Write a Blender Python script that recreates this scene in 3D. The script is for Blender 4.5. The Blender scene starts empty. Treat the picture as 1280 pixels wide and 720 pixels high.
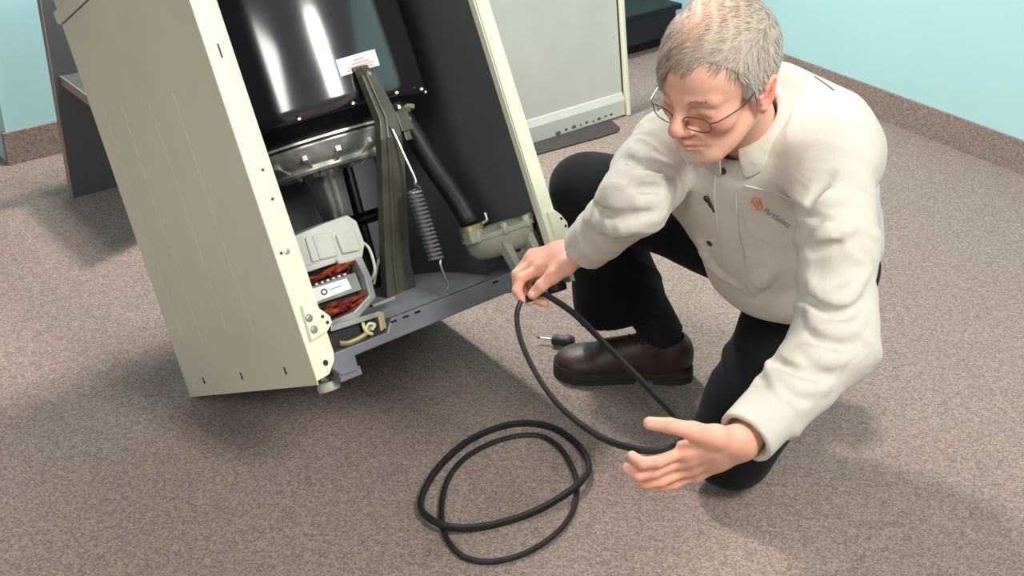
import bpy, bmesh, math, random
import numpy as np
from mathutils import Matrix, Vector
from mathutils.bvhtree import BVHTree

random.seed(7)
SC = bpy.context.scene
COL = SC.collection

# ------------------------------------------------------------------ camera
F = 1550.2                       # focal length in pixels of a 1280 px wide frame
PITCH, ROLL, CAM_H = 0.4745, 0.0094, 1.5573
_f = np.array([0, math.cos(PITCH), -math.sin(PITCH)])
_r = np.array([1.0, 0, 0])
_u = np.cross(_r, _f)
CR = _r * math.cos(ROLL) + _u * math.sin(ROLL)
CU = -_r * math.sin(ROLL) + _u * math.cos(ROLL)
CC = np.array([0, 0, CAM_H])


def at(x, y, dep):
    """world point seen at a pixel of the 1280x720 frame, dep metres along the view axis"""
    return CC + dep * (CR * (x - 640) / F - CU * (y - 360) / F + _f)


def floor_at(x, y, z=0.0):
    d = CR * (x - 640) / F - CU * (y - 360) / F + _f
    return CC + d * (z - CAM_H) / d[2]


cam_data = bpy.data.cameras.new('camera')
cam = bpy.data.objects.new('camera', cam_data)
COL.objects.link(cam)
M = Matrix.Identity(4)
for i in range(3):
    M[i][0], M[i][1], M[i][2], M[i][3] = CR[i], CU[i], -_f[i], CC[i]
cam.matrix_world = M
cam_data.sensor_width = 36.0
cam_data.lens = F / 1280 * 36.0
cam_data.clip_start = 0.05
SC.camera = cam

# ------------------------------------------------------------------ light
SC.view_settings.view_transform = 'Standard'
SC.view_settings.look = 'None'
SC.view_settings.gamma = 1
SC.view_settings.use_curve_mapping = False
SC.view_settings.exposure = 0.0

world = bpy.data.worlds.new('room_ambience')
SC.world = world
world.use_nodes = True
world.node_tree.nodes['Background'].inputs[0].default_value = (0.92, 0.97, 1.0, 1)
world.node_tree.nodes['Background'].inputs[1].default_value = 0.30


def area_light(name, loc, target, size, size_y, power, color):
    l = bpy.data.lights.new(name, 'AREA')
    l.shape = 'RECTANGLE'
    l.size, l.size_y = size, size_y
    l.energy = power
    l.color = color
    o = bpy.data.objects.new(name, l)
    COL.objects.link(o)
    o.location = loc
    d = Vector(target) - Vector(loc)
    o.rotation_euler = d.to_track_quat('-Z', 'Y').to_euler()
    return o


area_light('studio_softbox_left', (-1.15, -1.5, 2.75), (-.3, 2.4, .5), 1.2, 1.7, 72, (1.0, .97, .92))
area_light('studio_softbox_right', (1.72, .50, 2.95), (.0, 2.5, .4), .6, 1.3, 112, (1.0, .96, .90))
area_light('ceiling_lamp_back', (-.45, 4.1, 2.8), (.2, 2.6, .0), .3, .3, 95, (1.0, .96, .90))
area_light('wall_fill_light', (-.75, 3.5, 2.5), (-1.55, 4.15, .75), .4, .4, 34, (1.0, .98, .95))  # added unseen fill, brightens the left wall

# ------------------------------------------------------------------ helpers


def lin(c):
    out = []
    for v in c[:3]:
        v = v / 255.0
        out.append(v / 12.92 if v <= 0.04045 else ((v + 0.055) / 1.055) ** 2.4)
    return (*out, 1.0)


MATS = {}


def mat(name, rgb, rough=.5, metal=0.0, rgb2=None, nscale=30.0, ncontrast=(.35, .65), bump=0.0, bscale=60.0,
        coat=0.0, stretch=None, spec=.5, detail=4.0, sheen=0.0, subsurf=0.0, rough2=None):
    m = bpy.data.materials.new(name)
    m.use_nodes = True
    nt = m.node_tree
    b = nt.nodes['Principled BSDF']
    b.inputs['Roughness'].default_value = rough
    b.inputs['Metallic'].default_value = metal
    b.inputs['Specular IOR Level'].default_value = spec
    b.inputs['Coat Weight'].default_value = coat
    b.inputs['Sheen Weight'].default_value = sheen
    if subsurf:
        b.inputs['Subsurface Weight'].default_value = subsurf
        b.inputs['Subsurface Radius'].default_value = (.012, .005, .003)
        b.inputs['Subsurface Scale'].default_value = 1.0
    c1 = lin(rgb)
    b.inputs['Base Color'].default_value = c1
    tc = nt.nodes.new('ShaderNodeTexCoord')
    mp = nt.nodes.new('ShaderNodeMapping')
    nt.links.new(tc.outputs['Object'], mp.inputs['Vector'])
    if stretch:
        mp.inputs['Scale'].default_value = stretch
    if rgb2 is not None or rough2 is not None:
        nz = nt.nodes.new('ShaderNodeTexNoise')
        nz.inputs['Scale'].default_value = nscale
        nz.inputs['Detail'].default_value = detail
        nt.links.new(mp.outputs['Vector'], nz.inputs['Vector'])
        rp = nt.nodes.new('ShaderNodeValToRGB')
        rp.color_ramp.elements[0].position, rp.color_ramp.elements[1].position = ncontrast
        rp.color_ramp.elements[0].color = c1
        rp.color_ramp.elements[1].color = lin(rgb2 if rgb2 is not None else rgb)
        nt.links.new(nz.outputs['Fac'], rp.inputs['Fac'])
        nt.links.new(rp.outputs['Color'], b.inputs['Base Color'])
        if rough2 is not None:
            mr = nt.nodes.new('ShaderNodeMapRange')
            mr.inputs['To Min'].default_value = rough
            mr.inputs['To Max'].default_value = rough2
            nt.links.new(nz.outputs['Fac'], mr.inputs['Value'])
            nt.links.new(mr.outputs['Result'], b.inputs['Roughness'])
    if bump:
        n2 = nt.nodes.new('ShaderNodeTexNoise')
        n2.inputs['Scale'].default_value = bscale
        n2.inputs['Detail'].default_value = 5
        nt.links.new(mp.outputs['Vector'], n2.inputs['Vector'])
        bp = nt.nodes.new('ShaderNodeBump')
        bp.inputs['Strength'].default_value = bump
        bp.inputs['Distance'].default_value = .004
        nt.links.new(n2.outputs['Fac'], bp.inputs['Height'])
        nt.links.new(bp.outputs['Normal'], b.inputs['Normal'])
    MATS[name] = m
    return m


def carpet_material():
    m = bpy.data.materials.new('speckled_carpet')
    m.use_nodes = True
    nt = m.node_tree
    N, L = nt.nodes, nt.links
    b = N['Principled BSDF']
    b.inputs['Roughness'].default_value = .95
    b.inputs['Specular IOR Level'].default_value = .1
    b.inputs['Sheen Weight'].default_value = .12
    tc = N.new('ShaderNodeTexCoord')

    def noise(scale, det, rough=.6):
        n = N.new('ShaderNodeTexNoise')
        n.inputs['Scale'].default_value = scale
        n.inputs['Detail'].default_value = det
        n.inputs['Roughness'].default_value = rough
        L.new(tc.outputs['Object'], n.inputs['Vector'])
        return n
    fine = noise(330, 6, .9)
    vo = N.new('ShaderNodeTexVoronoi')
    vo.inputs['Scale'].default_value = 270
    L.new(tc.outputs['Object'], vo.inputs['Vector'])
    sep = N.new('ShaderNodeSeparateColor')
    L.new(vo.outputs['Color'], sep.inputs['Color'])
    ma = N.new('ShaderNodeMath')
    ma.operation = 'MULTIPLY_ADD'
    L.new(sep.outputs['Red'], ma.inputs[0])
    ma.inputs[1].default_value = .30
    L.new(fine.outputs['Fac'], ma.inputs[2])
    rp = N.new('ShaderNodeValToRGB')
    e = rp.color_ramp.elements
    e[0].position, e[0].color = .40, lin((92, 84, 80))
    e[1].position, e[1].color = .92, lin((182, 171, 163))
    k = e.new(.64)
    k.color = lin((144, 132, 126))
    L.new(ma.outputs[0], rp.inputs['Fac'])
    tint = noise(60, 2)
    rp2 = N.new('ShaderNodeValToRGB')
    rp2.color_ramp.elements[0].position, rp2.color_ramp.elements[0].color = .38, lin((240, 230, 230))
    rp2.color_ramp.elements[1].position, rp2.color_ramp.elements[1].color = .62, lin((255, 246, 236))
    L.new(tint.outputs['Fac'], rp2.inputs['Fac'])
    mx = N.new('ShaderNodeMix')
    mx.data_type = 'RGBA'
    mx.blend_type = 'MULTIPLY'
    mx.inputs['Factor'].default_value = 1
    L.new(rp.outputs['Color'], mx.inputs['A'])
    L.new(rp2.outputs['Color'], mx.inputs['B'])
    L.new(mx.outputs['Result'], b.inputs['Base Color'])
    bp = N.new('ShaderNodeBump')
    bp.inputs['Strength'].default_value = .4
    bp.inputs['Distance'].default_value = .004
    L.new(fine.outputs['Fac'], bp.inputs['Height'])
    L.new(bp.outputs['Normal'], b.inputs['Normal'])
    MATS['speckled_carpet'] = m
    return m


carpet_material()
mat('blue_wall_paint', (170, 212, 216), .7, rgb2=(173, 214, 218), nscale=4, bump=.04, bscale=160)
mat('almond_enamel', (208, 205, 184), .34, rgb2=(200, 196, 176), nscale=3, bump=.0)
mat('almond_flange', (228, 230, 204), .4)
mat('panel_back_enamel', (204, 205, 196), .28, rgb2=(196, 197, 188), nscale=5)
mat('panel_rusty', (120, 112, 92), .8, rgb2=(78, 72, 58), nscale=60)
mat('dark_liner', (104, 104, 105), .5, rgb2=(96, 96, 98), nscale=6)
mat('black_tub_enamel', (26, 26, 30), .12, rgb2=(30, 30, 34), nscale=10, rough2=.20, spec=1.0)
MATS['black_tub_enamel'].node_tree.nodes['Principled BSDF'].inputs['IOR'].default_value = 1.62
mat('black_paint', (14, 14, 15), .45)
mat('black_rubber', (24, 23, 23), .55, rgb2=(32, 31, 31), nscale=60, bump=.15, bscale=120)
mat('hose_rubber', (26, 25, 25), .48, bump=.2, bscale=80)
mat('cast_aluminium', (226, 224, 216), .32, .5, rgb2=(168, 165, 157), nscale=22, ncontrast=(.42, .7), bump=.12, bscale=50)
mat('dark_casting', (60, 58, 54), .38, .9, rgb2=(28, 27, 26), nscale=30)
mat('spun_steel', (212, 210, 206), .25, .6, rgb2=(172, 170, 166), nscale=14)
mat('olive_steel', (92, 92, 80), .42, .35, rgb2=(72, 72, 62), nscale=14, bump=.08, bscale=40)
mat('spring_steel', (168, 168, 170), .3, .9)
mat('base_steel', (150, 154, 159), .45, .1, rgb2=(124, 127, 131), nscale=9, bump=.06, bscale=30, rough2=.6)
mat('rail_steel', (116, 120, 127), .45, .15, rgb2=(100, 103, 109), nscale=9, bump=.06, bscale=30)
mat('pump_plastic', (172, 172, 156), .45, rgb2=(158, 158, 142), nscale=25)
mat('white_plastic', (194, 197, 188), .35, rgb2=(182, 185, 176), nscale=12)
mat('motor_grey', (160, 162, 158), .4, .3, rgb2=(128, 130, 127), nscale=20)
mat('motor_dark', (42, 30, 28), .6, rgb2=(24, 18, 18), nscale=40)
mat('copper_wire', (186, 82, 46), .38, .55, rgb2=(104, 36, 24), nscale=80)
mat('laminate_steel', (78, 76, 74), .5, .2)
mat('white_label', (240, 240, 236), .5)
mat('red_ink', (232, 150, 144), .6)
mat('black_ink', (30, 28, 30), .6)
mat('brass', (168, 154, 112), .4, .6)
mat('wire_white', (206, 204, 190), .5)
mat('wire_yellow', (206, 200, 128), .5)
mat('bolt_steel', (210, 208, 202), .25, .9)
mat('grey_laminate', (84, 84, 86), .5, rgb2=(76, 76, 78), nscale=4)
mat('laminate_edge', (150, 140, 126), .5, rgb2=(136, 126, 114), nscale=14)
mat('dark_bench', (30, 34, 44), .55, rgb2=(24, 27, 36), nscale=6)
mat('bench_black', (12, 12, 14), .6)
mat('strip_shadow_dark', (66, 60, 56), .85, rgb2=(52, 47, 44), nscale=90, bump=.3, bscale=150)  # dark tone of the painted shade at the panel foot
mat('paper_white', (225, 222, 215), .7)


class MB:
    """collects polygons; build() links them as one mesh object"""

    def __init__(self):
        self.v, self.f = [], []

    def add(self, vs, fs):
        o = len(self.v)
        self.v += [tuple(map(float, q)) for q in vs]
        self.f += [tuple(i + o for i in g) for g in fs]
        return self

    def box(self, lo, hi, rot=None, org=(0, 0, 0)):
        x0, y0, z0 = lo
        x1, y1, z1 = hi
        vs = [(x0, y0, z0), (x1, y0, z0), (x1, y1, z0), (x0, y1, z0), (x0, y0, z1), (x1, y0, z1), (x1, y1, z1), (x0, y1, z1)]
        return self.add(vs, [(0, 3, 2, 1), (4, 5, 6, 7), (0, 1, 5, 4), (1, 2, 6, 5), (2, 3, 7, 6), (3, 0, 4, 7)])

    def prism(self, poly, axis, a, b):
        """poly: 2D outline (counter-clockwise), extruded along axis ('x','y','z') from a to b"""
        def p3(p, t):
            return {'x': (t, p[0], p[1]), 'y': (p[0], t, p[1]), 'z': (p[0], p[1], t)}[axis]
        n = len(poly)
        vs = [p3(p, a) for p in poly] + [p3(p, b) for p in poly]
        fs = [tuple(range(n))[::-1], tuple(range(n, 2 * n))]
        fs += [(i, (i + 1) % n, (i + 1) % n + n, i + n) for i in range(n)]
        return self.add(vs, fs)

    def lathe(self, prof, centre=(0, 0, 0), n=48, axis='z', a0=0, a1=2 * math.pi, close=True):
        """prof: list of (r, h) from bottom to top"""
        full = abs(a1 - a0 - 2 * math.pi) < 1e-6
        m = n if full else n + 1
        vs, fs = [], []
        for r, h in prof:
            for i in range(m):
                t = a0 + (a1 - a0) * i / n
                c, s = r * math.cos(t), r * math.sin(t)
                q = {'z': (c, s, h), 'y': (c, -h, s), 'x': (h, c, s)}[axis]
                vs.append((q[0] + centre[0], q[1] + centre[1], q[2] + centre[2]))
        for j in range(len(prof) - 1):
            for i in range(n):
                k = (i + 1) % m
                fs.append((j * m + i, j * m + k, (j + 1) * m + k, (j + 1) * m + i))
        if full and close:
            if prof[0][0] > 1e-6:
                fs.append(tuple(range(m))[::-1])
            if prof[-1][0] > 1e-6:
                fs.append(tuple((len(prof) - 1) * m + i for i in range(m)))
        return self.add(vs, fs)

    def tube(self, pts, r, n=10, closed=False, flat=None, up=None):
        """sweep a circle (or an ellipse r x flat) along points"""
        pts = [np.array(q, float) for q in pts]
        m = len(pts)
        rr = r if hasattr(r, '__len__') else [r] * m
        vs, fs = [], []
        nrm = None
        for i in range(m):
            if closed:
                t = pts[(i + 1) % m] - pts[i - 1]
            else:
                t = pts[min(i + 1, m - 1)] - pts[max(i - 1, 0)]
            t /= np.linalg.norm(t) + 1e-12
            if up is not None:
                nrm = np.array(up, float)
            elif nrm is None:
                nrm = np.array([0, 0, 1.0]) if abs(t[2]) < .9 else np.array([1.0, 0, 0])
            nrm = nrm - t * (nrm @ t)
            nrm /= np.linalg.norm(nrm) + 1e-12
            bn = np.cross(t, nrm)
            for k in range(n):
                a = 2 * math.pi * k / n
                vs.append(pts[i] + nrm * math.cos(a) * rr[i] + bn * math.sin(a) * (flat if flat else rr[i]))
        for i in range(m if closed else m - 1):
            j = (i + 1) % m
            for k in range(n):
                l = (k + 1) % n
                fs.append((i * n + k, i * n + l, j * n + l, j * n + k))
        if not closed:
            fs.append(tuple(range(n))[::-1])
            fs.append(tuple((m - 1) * n + k for k in range(n)))
        return self.add(vs, fs)

    def build(self, name, material, parent=None, smooth=False, bevel=0.0, loc=None, subsurf=0):
        me = bpy.data.meshes.new(name)
        me.from_pydata(self.v, [], self.f)
        me.validate()
        bm = bmesh.new()
        bm.from_mesh(me)
        bmesh.ops.recalc_face_normals(bm, faces=bm.faces)
        if bevel:
            ed = [e for e in bm.edges if len(e.link_faces) == 2 and e.calc_face_angle(0) > .6]
            bmesh.ops.bevel(bm, geom=ed, offset=bevel, segments=2, affect='EDGES', profile=.6)
        bm.to_mesh(me)
        bm.free()
        o = bpy.data.objects.new(name, me)
        COL.objects.link(o)
        me.materials.append(MATS[material] if isinstance(material, str) else material)
        if smooth:
            me.polygons.foreach_set('use_smooth', [True] * len(me.polygons))
            try:
                me.set_sharp_from_angle(angle=math.radians(40))
            except Exception:
                pass
        if subsurf:
            md = o.modifiers.new('sub', 'SUBSURF')
            md.levels = md.render_levels = subsurf
        if parent is not None:
            o.parent = parent
        if loc is not None:
            o.location = loc
        return o


def empty(name, loc=(0, 0, 0), matrix=None):
    o = bpy.data.objects.new(name, None)
    o.empty_display_size = .05
    COL.objects.link(o)
    if matrix is not None:
        o.matrix_world = matrix
    else:
        o.location = loc
    return o


def tag(o, label=None, cat=None, group=None, kind=None):
    if label:
        o['label'] = label
    if cat:
        o['category'] = cat
    if group:
        o['group'] = group
    if kind:
        o['kind'] = kind
    return o


def spline(pts, n, closed=False):
    """Catmull-Rom through points"""
    P = [np.array(q, float) for q in pts]
    m = len(P)
    out = []
    segs = m if closed else m - 1
    for i in range(segs):
        if closed:
            a, b, c, d = P[i - 1], P[i], P[(i + 1) % m], P[(i + 2) % m]
        else:
            a, b, c, d = P[max(i - 1, 0)], P[i], P[i + 1], P[min(i + 2, m - 1)]
        for k in range(n):
            t = k / n
            out.append(.5 * (2 * b + (c - a) * t + (2 * a - 5 * b + 4 * c - d) * t * t + (3 * b - a - 3 * c + d) * t ** 3))
    if not closed:
        out.append(P[-1])
    return out


# ------------------------------------------------------------------ the room
fb = MB()
fb.box((-6, -4, -.06), (6, 8.5, 0))
tag(fb.build('floor', 'speckled_carpet'), 'grey brown speckled carpet floor', None, kind='structure')

WL = np.array([.742, .670])           # run of the back-left wall
WR = np.array([-.529, .849])          # run of the right wall
CORNER = np.array([.491, 5.889])


def wall_run(name, material, p0, p1, z0, z1, thick, side):
    """upright slab from p0 to p1 in plan, thickness away from the room"""
    p0, p1 = np.array(p0), np.array(p1)
    d = (p1 - p0) / np.linalg.norm(p1 - p0)
    n = np.array([-d[1], d[0]]) * side
    q = [p0, p1, p1 + n * thick, p0 + n * thick]
    m = MB()
    m.add([(a[0], a[1], z0) for a in q] + [(a[0], a[1], z1) for a in q],
          [(0, 3, 2, 1), (4, 5, 6, 7), (0, 1, 5, 4), (1, 2, 6, 5), (2, 3, 7, 6), (3, 0, 4, 7)])
    o = m.build(name, material)
    tag(o, kind='structure')
    return o


L_END = CORNER - WL * 2.948
R_END = CORNER - WR * 5.6
wall_run('wall_left', 'blue_wall_paint', L_END, CORNER + WL * .15, 0, 2.7, .14, 1)
wall_run('wall_right', 'blue_wall_paint', R_END, CORNER, 0, 2.7, .14, -1)
nL = np.array([WL[1], -WL[0]])
nR = np.array([-WR[1], WR[0]])
wall_run('baseboard_left', 'speckled_carpet', L_END + nL * .012 - WL * .012, CORNER + nL * .012, 0, .113, .026, 1)
wall_run('baseboard_right', 'speckled_carpet', R_END + nR * .012, CORNER + nR * .012, 0, .113, .012, -1)

# ------------------------------------------------------------------ low dark bench in the corner
B0 = np.array([.455, 5.16])
rot = Matrix(((WL[0], -nL[0], 0, B0[0]), (WL[1], -nL[1], 0, B0[1]), (0, 0, 1, 0), (0, 0, 0, 1)))
t = empty('low_bench', matrix=rot)
tag(t, 'low dark navy bench on the carpet in the room corner', 'bench')
# local: x along the wall, y towards the wall
MB().box((-.55, -.015, .17), (.36, .49, .195)).build('bench_top', 'bench_black', t, bevel=.004)
MB().box((-.53, 0, .055), (.34, .48, .17)).build('front_board', 'dark_bench', t, bevel=.003)
MB().box((-.50, .05, 0), (.31, .47, .055)).build('plinth', 'bench_black', t)

# ------------------------------------------------------------------ grey shelf unit at the left
S0 = floor_at(92, 248)
rot = Matrix(((WL[0], -WL[1], 0, S0[0]), (WL[1], WL[0], 0, S0[1]), (0, 0, 1, 0), (0, 0, 0, 1)))
t = empty('shelf_unit', matrix=rot)
tag(t, 'grey laminate shelf unit standing behind the tilted washing machine', 'shelf')
MB().box((0, 0, 0), (.62, .022, .76)).build('side_board', 'grey_laminate', t, bevel=.002)
MB().box((-.0025, -.0015, .002), (.0, .0235, .758)).build('edge_band', 'laminate_edge', t)
# shelf board reaching out of the side board
inv = rot.inverted()


def to_local(q):
    return tuple(inv @ Vector(q))


e0 = np.array(to_local((-1.391, 3.655, .385)))
e1 = np.array(to_local((-1.09, 3.26, .385)))
poly = [(e0[0], -.002), (e1[0], e1[1]), (e1[0] + .5, e1[1] + .15), (e0[0] + .58, -.002)]
MB().prism(poly, 'z', .372, .398).build('shelf_board', 'grey_laminate', t, bevel=.002)
d = np.array([e1[0] - e0[0], e1[1] + .002])
d /= np.linalg.norm(d)
nn = np.array([-d[1], d[0]]) * -1
if nn[0] > 0:
    nn = -nn
pe = [(e0[0], -.002), (e0[0] + nn[0] * .004, -.002 + nn[1] * .004), (e1[0] + nn[0] * .004, e1[1] + nn[1] * .004), (e1[0], e1[1])]
MB().prism(pe, 'z', .371, .399).build('shelf_edge_band', 'laminate_edge', t)
# scrap of paper on the shelf
sp = floor_at(92, 88, .40)
m = MB()
for k in range(5):
    a = -.9 + k * .45
    m.add([(.022 * math.sin(a), -.012, .004 + .012 * math.cos(a)), (.022 * math.sin(a + .45), -.012, .004 + .012 * math.cos(a + .45)),
           (.022 * math.sin(a + .45), .012, .004 + .010 * math.cos(a + .45)), (.022 * math.sin(a), .012, .004 + .010 * math.cos(a))], [(0, 1, 2, 3)])
o = m.build('paper_scrap', 'paper_white', loc=(sp[0], sp[1], .398), smooth=True)
o.modifiers.new('thick', 'SOLIDIFY').thickness = .001
o.rotation_euler = (0, 0, .4)
tag(o, 'small curled white paper scrap lying on the grey shelf', 'paper')

# ------------------------------------------------------------------ removed front panel leaning upright
P0 = floor_at(784, 143)
lean = math.radians(8.5)
back = np.array([-WL[1], WL[0], 0])
zax = np.array([0, 0, 1.0]) * math.cos(lean) + back * math.sin(lean)
yax = back * math.cos(lean) - np.array([0, 0, 1.0]) * math.sin(lean)
rot = Matrix.Identity(4)
for i in range(3):
    rot[i][0], rot[i][1], rot[i][2], rot[i][3] = (WL[0], WL[1], 0)[i], yax[i], zax[i], P0[i]
t = empty('front_panel', matrix=rot)
tag(t, 'removed almond metal washer front panel standing upright behind the machine', 'panel')
PW, PH = .672, .80
MB().box((-PW, .0, .004), (-.022, .004, PH)).build('panel_sheet', 'panel_back_enamel', t)
MB().box((-.014, -.020, .0), (0, .006, PH)).build('side_flange', 'almond_flange', t, bevel=.002)
MB().box((-PW - .012, -.020, .0), (-PW, .006, PH)).build('side_flange', 'almond_flange', t, bevel=.002)
MB().box((-.022, -.001, .0), (-.014, .003, PH)).build('flange_seam', 'black_paint', t)
lip = MB()
lip.prism([(-.010, .006), (-.012, .062), (-.004, .088), (.0, .090), (.0, .004)], 'x', -PW, -.022)
lip.build('bottom_lip', 'panel_back_enamel', t)
for k, (xx, zz, ww) in enumerate([(-.16, .020, .022), (-.19, .017, .014), (-.225, .021, .02), (-.255, .018, .012), (-.29, .019, .026),
                                  (-.33, .018, .02), (-.37, .014, .03), (-.125, .022, .016), (-.095, .022, .02)]):
    m = MB()
    m.lathe([(ww * .5, 0), (ww * .42, .0006), (ww * .2, .0009)], (0, 0, 0), n=9, axis='y')
    o = m.build('rust_spot', 'panel_rusty', t, loc=(xx, -.0102, zz))
    o.scale = (1, 1, .55)
for q in ((-.05, .30), (-.35, .55)):
    MB().lathe([(.004, 0), (.004, .002), (.0025, .003)], (q[0], 0, q[1]), n=10, axis='y').build('screw', 'bolt_steel', t)

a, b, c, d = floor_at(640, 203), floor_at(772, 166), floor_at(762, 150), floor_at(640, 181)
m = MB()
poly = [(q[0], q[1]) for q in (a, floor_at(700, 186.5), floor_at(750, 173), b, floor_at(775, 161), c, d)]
m.prism(poly, 'z', 0, .006)  # thin dark slab stands in for the shadow along the panel foot
tag(m.build('shadow_strip', 'strip_shadow_dark', bevel=.0015), 'flat dark brown strip painted as shade on the carpet before the standing panel', 'painted shadow')

# ------------------------------------------------------------------ the washing machine
PHI, TILT, MD, MH, MW_ = .72595, .48464, .6415, .8962, .6871
mf = np.array([math.sin(PHI), -math.cos(PHI), 0])
mx_ = np.array([math.cos(PHI), math.sin(PHI), 0])
mz_ = math.cos(TILT) * np.array([0, 0, 1.0]) - math.sin(TILT) * mf
my_ = -(math.cos(TILT) * mf + math.sin(TILT) * np.array([0, 0, 1.0]))
MBL = np.array([-.7482, 2.4560, .001])
MFL = MBL - my_ * MD
MROT = Matrix.Identity(4)
for i in range(3):
    MROT[i][0], MROT[i][1], MROT[i][2], MROT[i][3] = mx_[i], my_[i], mz_[i], MFL[i]
WM = empty('washing_machine', matrix=MROT)
tag(WM, 'tilted almond top-load washing machine with its front panel off', 'washing machine')

# cabinet sides (x right, y back, z up)
sp = MB()
sp.box((0, 0, 0), (.003, MD, MH))
side = sp.build('side_panel', 'almond_enamel', WM, bevel=.0008)
for y, z0, z1 in ((.575, .13, .69), (.475, .12, .67), (.33, .13, .65), (.205, .12, .63)):
    MB().prism([(y - .009, z0), (y + .009, z0), (y + .007, z1), (y - .007, z1)], 'x', -.0016, .001).build('pressed_rib', 'almond_enamel', side, bevel=.0007)
for y in (.531, .325, .115):
    m = MB()
    m.box((-.0012, y - .002, .028), (.001, y + .002, .044))
    m.box((-.0012, y - .005, .031), (.001, y, .034))
    m.build('slot', 'black_paint', side)
MB().box((.0031, .012, .0), (.007, MD - .004, MH)).build('side_liner', 'dark_liner', WM)
sp = MB().box((MW_ - .003, 0, 0), (MW_, MD, MH))
sp.build('side_panel', 'almond_enamel', WM, bevel=.0008)
MB().box((MW_ - .0075, .012, .0), (MW_ - .0031, MD - .004, MH)).build('side_liner', 'dark_liner', WM)
MB().box((.0031, MD - .004, 0), (MW_ - .0031, MD, MH)).build('back_panel', 'dark_liner', WM)

# front flanges
fl_ = MB().prism([(.0005, .008), (.030, .012), (.050, .034), (.054, .05), (.054, .098), (.054, MH), (.0005, MH)], 'y', -.0022, .003)
fl_.build('front_flange', 'almond_flange', WM, bevel=.0006)
MB().box((.0505, .003, .05), (.054, .020, MH)).build('flange_return', 'almond_flange', WM)
fr_ = MB().prism([(MW_ - .038, .04), (MW_ - .0005, .04), (MW_ - .0005, MH), (MW_ - .034, MH)], 'y', -.0022, .003)
fr_.build('front_flange', 'almond_flange', WM, bevel=.0006)
MB().box((MW_ - .038, .003, .05), (MW_ - .0345, .020, MH)).build('flange_return', 'almond_flange', WM)
# corner gussets with bolt holes
g = MB().prism([(.012, .085), (.050, .092), (.066, .104), (.066, .118), (.050, .138), (.038, .160), (.016, .155)], 'y', -.012, -.0025)
go = g.build('gusset', 'almond_flange', WM, bevel=.0012)
for q in ((.050, .122), (.056, .108)):
    MB().lathe([(.0035, 0), (.0035, .0006)], (q[0], -.0122, q[1]), n=12, axis='y').build('bolt_hole', 'black_paint', go)
for q in ((.022, .128), (.024, .104)):
    MB().lathe([(.008, 0), (.0065, .0015), (.003, .0022)], (q[0], -.012, q[1]), n=14, axis='y').build('dimple', 'motor_grey', go)
g = MB().prism([(MW_ - .026, .088), (MW_ + .002, .098), (MW_ + .015, .112), (MW_ + .018, .130), (MW_ + .008, .150), (MW_ - .006, .166), (MW_ - .026, .166)], 'y', -.012, -.0025)
go = g.build('gusset', 'almond_flange', WM, bevel=.0012)
for q in ((MW_ + .004, .143), (MW_ + .010, .124)):
    MB().lathe([(.0035, 0), (.0035, .0006)], (q[0], -.0122, q[1]), n=12, axis='y').build('bolt_hole', 'black_paint', go)
MB().box((.025, -.0028, .645), (.0285, -.002, .672)).build('slot', 'black_paint', WM)
for q in ((.033, .423), (.033, .365), (.014, .262), (.030, .035)):
    MB().lathe([(.003 if q[1] > .1 else .006, 0), (.003 if q[1] > .1 else .005, .0008)], (q[0], -.0022, q[1]), n=12, axis='y').build(
        'screw_hole', 'black_paint', WM)
for q in ((.026, .262),):
    MB().lathe([(.007, 0), (.006, .003), (.003, .0035)], (q[0], -.0022, q[1]), n=14, axis='y').build('screw', 'bolt_steel', WM)
MB().box((MW_ - .024, -.0028, .660), (MW_ - .021, -.002, .684)).build('slot', 'black_paint', WM)

# top cover and console
tc_ = MB().prism([(-.006, MH + .003), (MD + .004, MH + .003), (MD + .018, MH + .010), (MD + .018, MH + .036), (-.006, MH + .036)], 'x', -.004, MW_ + .004)
tc_.build('top_cover', 'almond_enamel', WM, bevel=.003)
MB().prism([(MD - .17, MH + .038), (MD + .012, MH + .038), (MD + .012, MH + .17), (MD - .04, MH + .17)], 'x', .004, MW_ - .004).build('control_console', 'almond_enamel', WM, bevel=.004)
MB().box((.06, .07, MH + .036), (MW_ - .06, MD - .2, MH + .044)).build('lid', 'almond_enamel', WM, bevel=.003)

# base tray and rail
TX, TY, TR = .344, .33, .28
MB().box((.008, .03, .060), (MW_ - .008, MD - .006, .067)).build('base_tray', 'base_steel', WM)
MB().lathe([(.295, .060), (.285, .070), (.24, .088), (.19, .104), (.14, .114), (.08, .118)], (TX, TY, 0), n=72).build('damper_dome', 'base_steel', WM, smooth=True)
rail = MB().prism([(.10, .026), (MW_ - .006, .032), (MW_ - .006, .070), (.205, .070), (.185, .046), (.056, .046), (.032, .030), (.06, -.002), (.098, -.004)], 'y', .004, .030)
rail.build('front_rail', 'rail_steel', WM, bevel=.003)
MB().box((.05, .0285, .040), (.20, .0298, .084)).build('gap_shade_plate', 'black_paint', WM)  # black plate standing in for the shade of the gap under the motor
MB().box((.055, .008, -.014), (.105, .05, .004)).build('rail_end', 'rail_steel', WM, bevel=.002)
for q in (.20, .23, .26, .47):
    MB().box((q, .0025, .060), (q + .014, .0045, .064)).build('stamp_mark', 'dark_casting', WM)
for (fx, fy, fz_, mm) in ((.052, .06, .010, 'pump_plastic'), (MW_ - .018, .05, .022, 'black_rubber')):
    f_ = MB().lathe([(.022, -.036), (.024, -.026), (.021, -.018), (.010, -.016), (.008, .012)], (fx, fy, fz_), n=24)
    f_.build('levelling_foot', mm, WM, smooth=True)
    MB().lathe([(.012, -.014), (.012, -.006)], (fx, fy, fz_), n=6).build('lock_nut', 'bolt_steel', WM)

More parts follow.
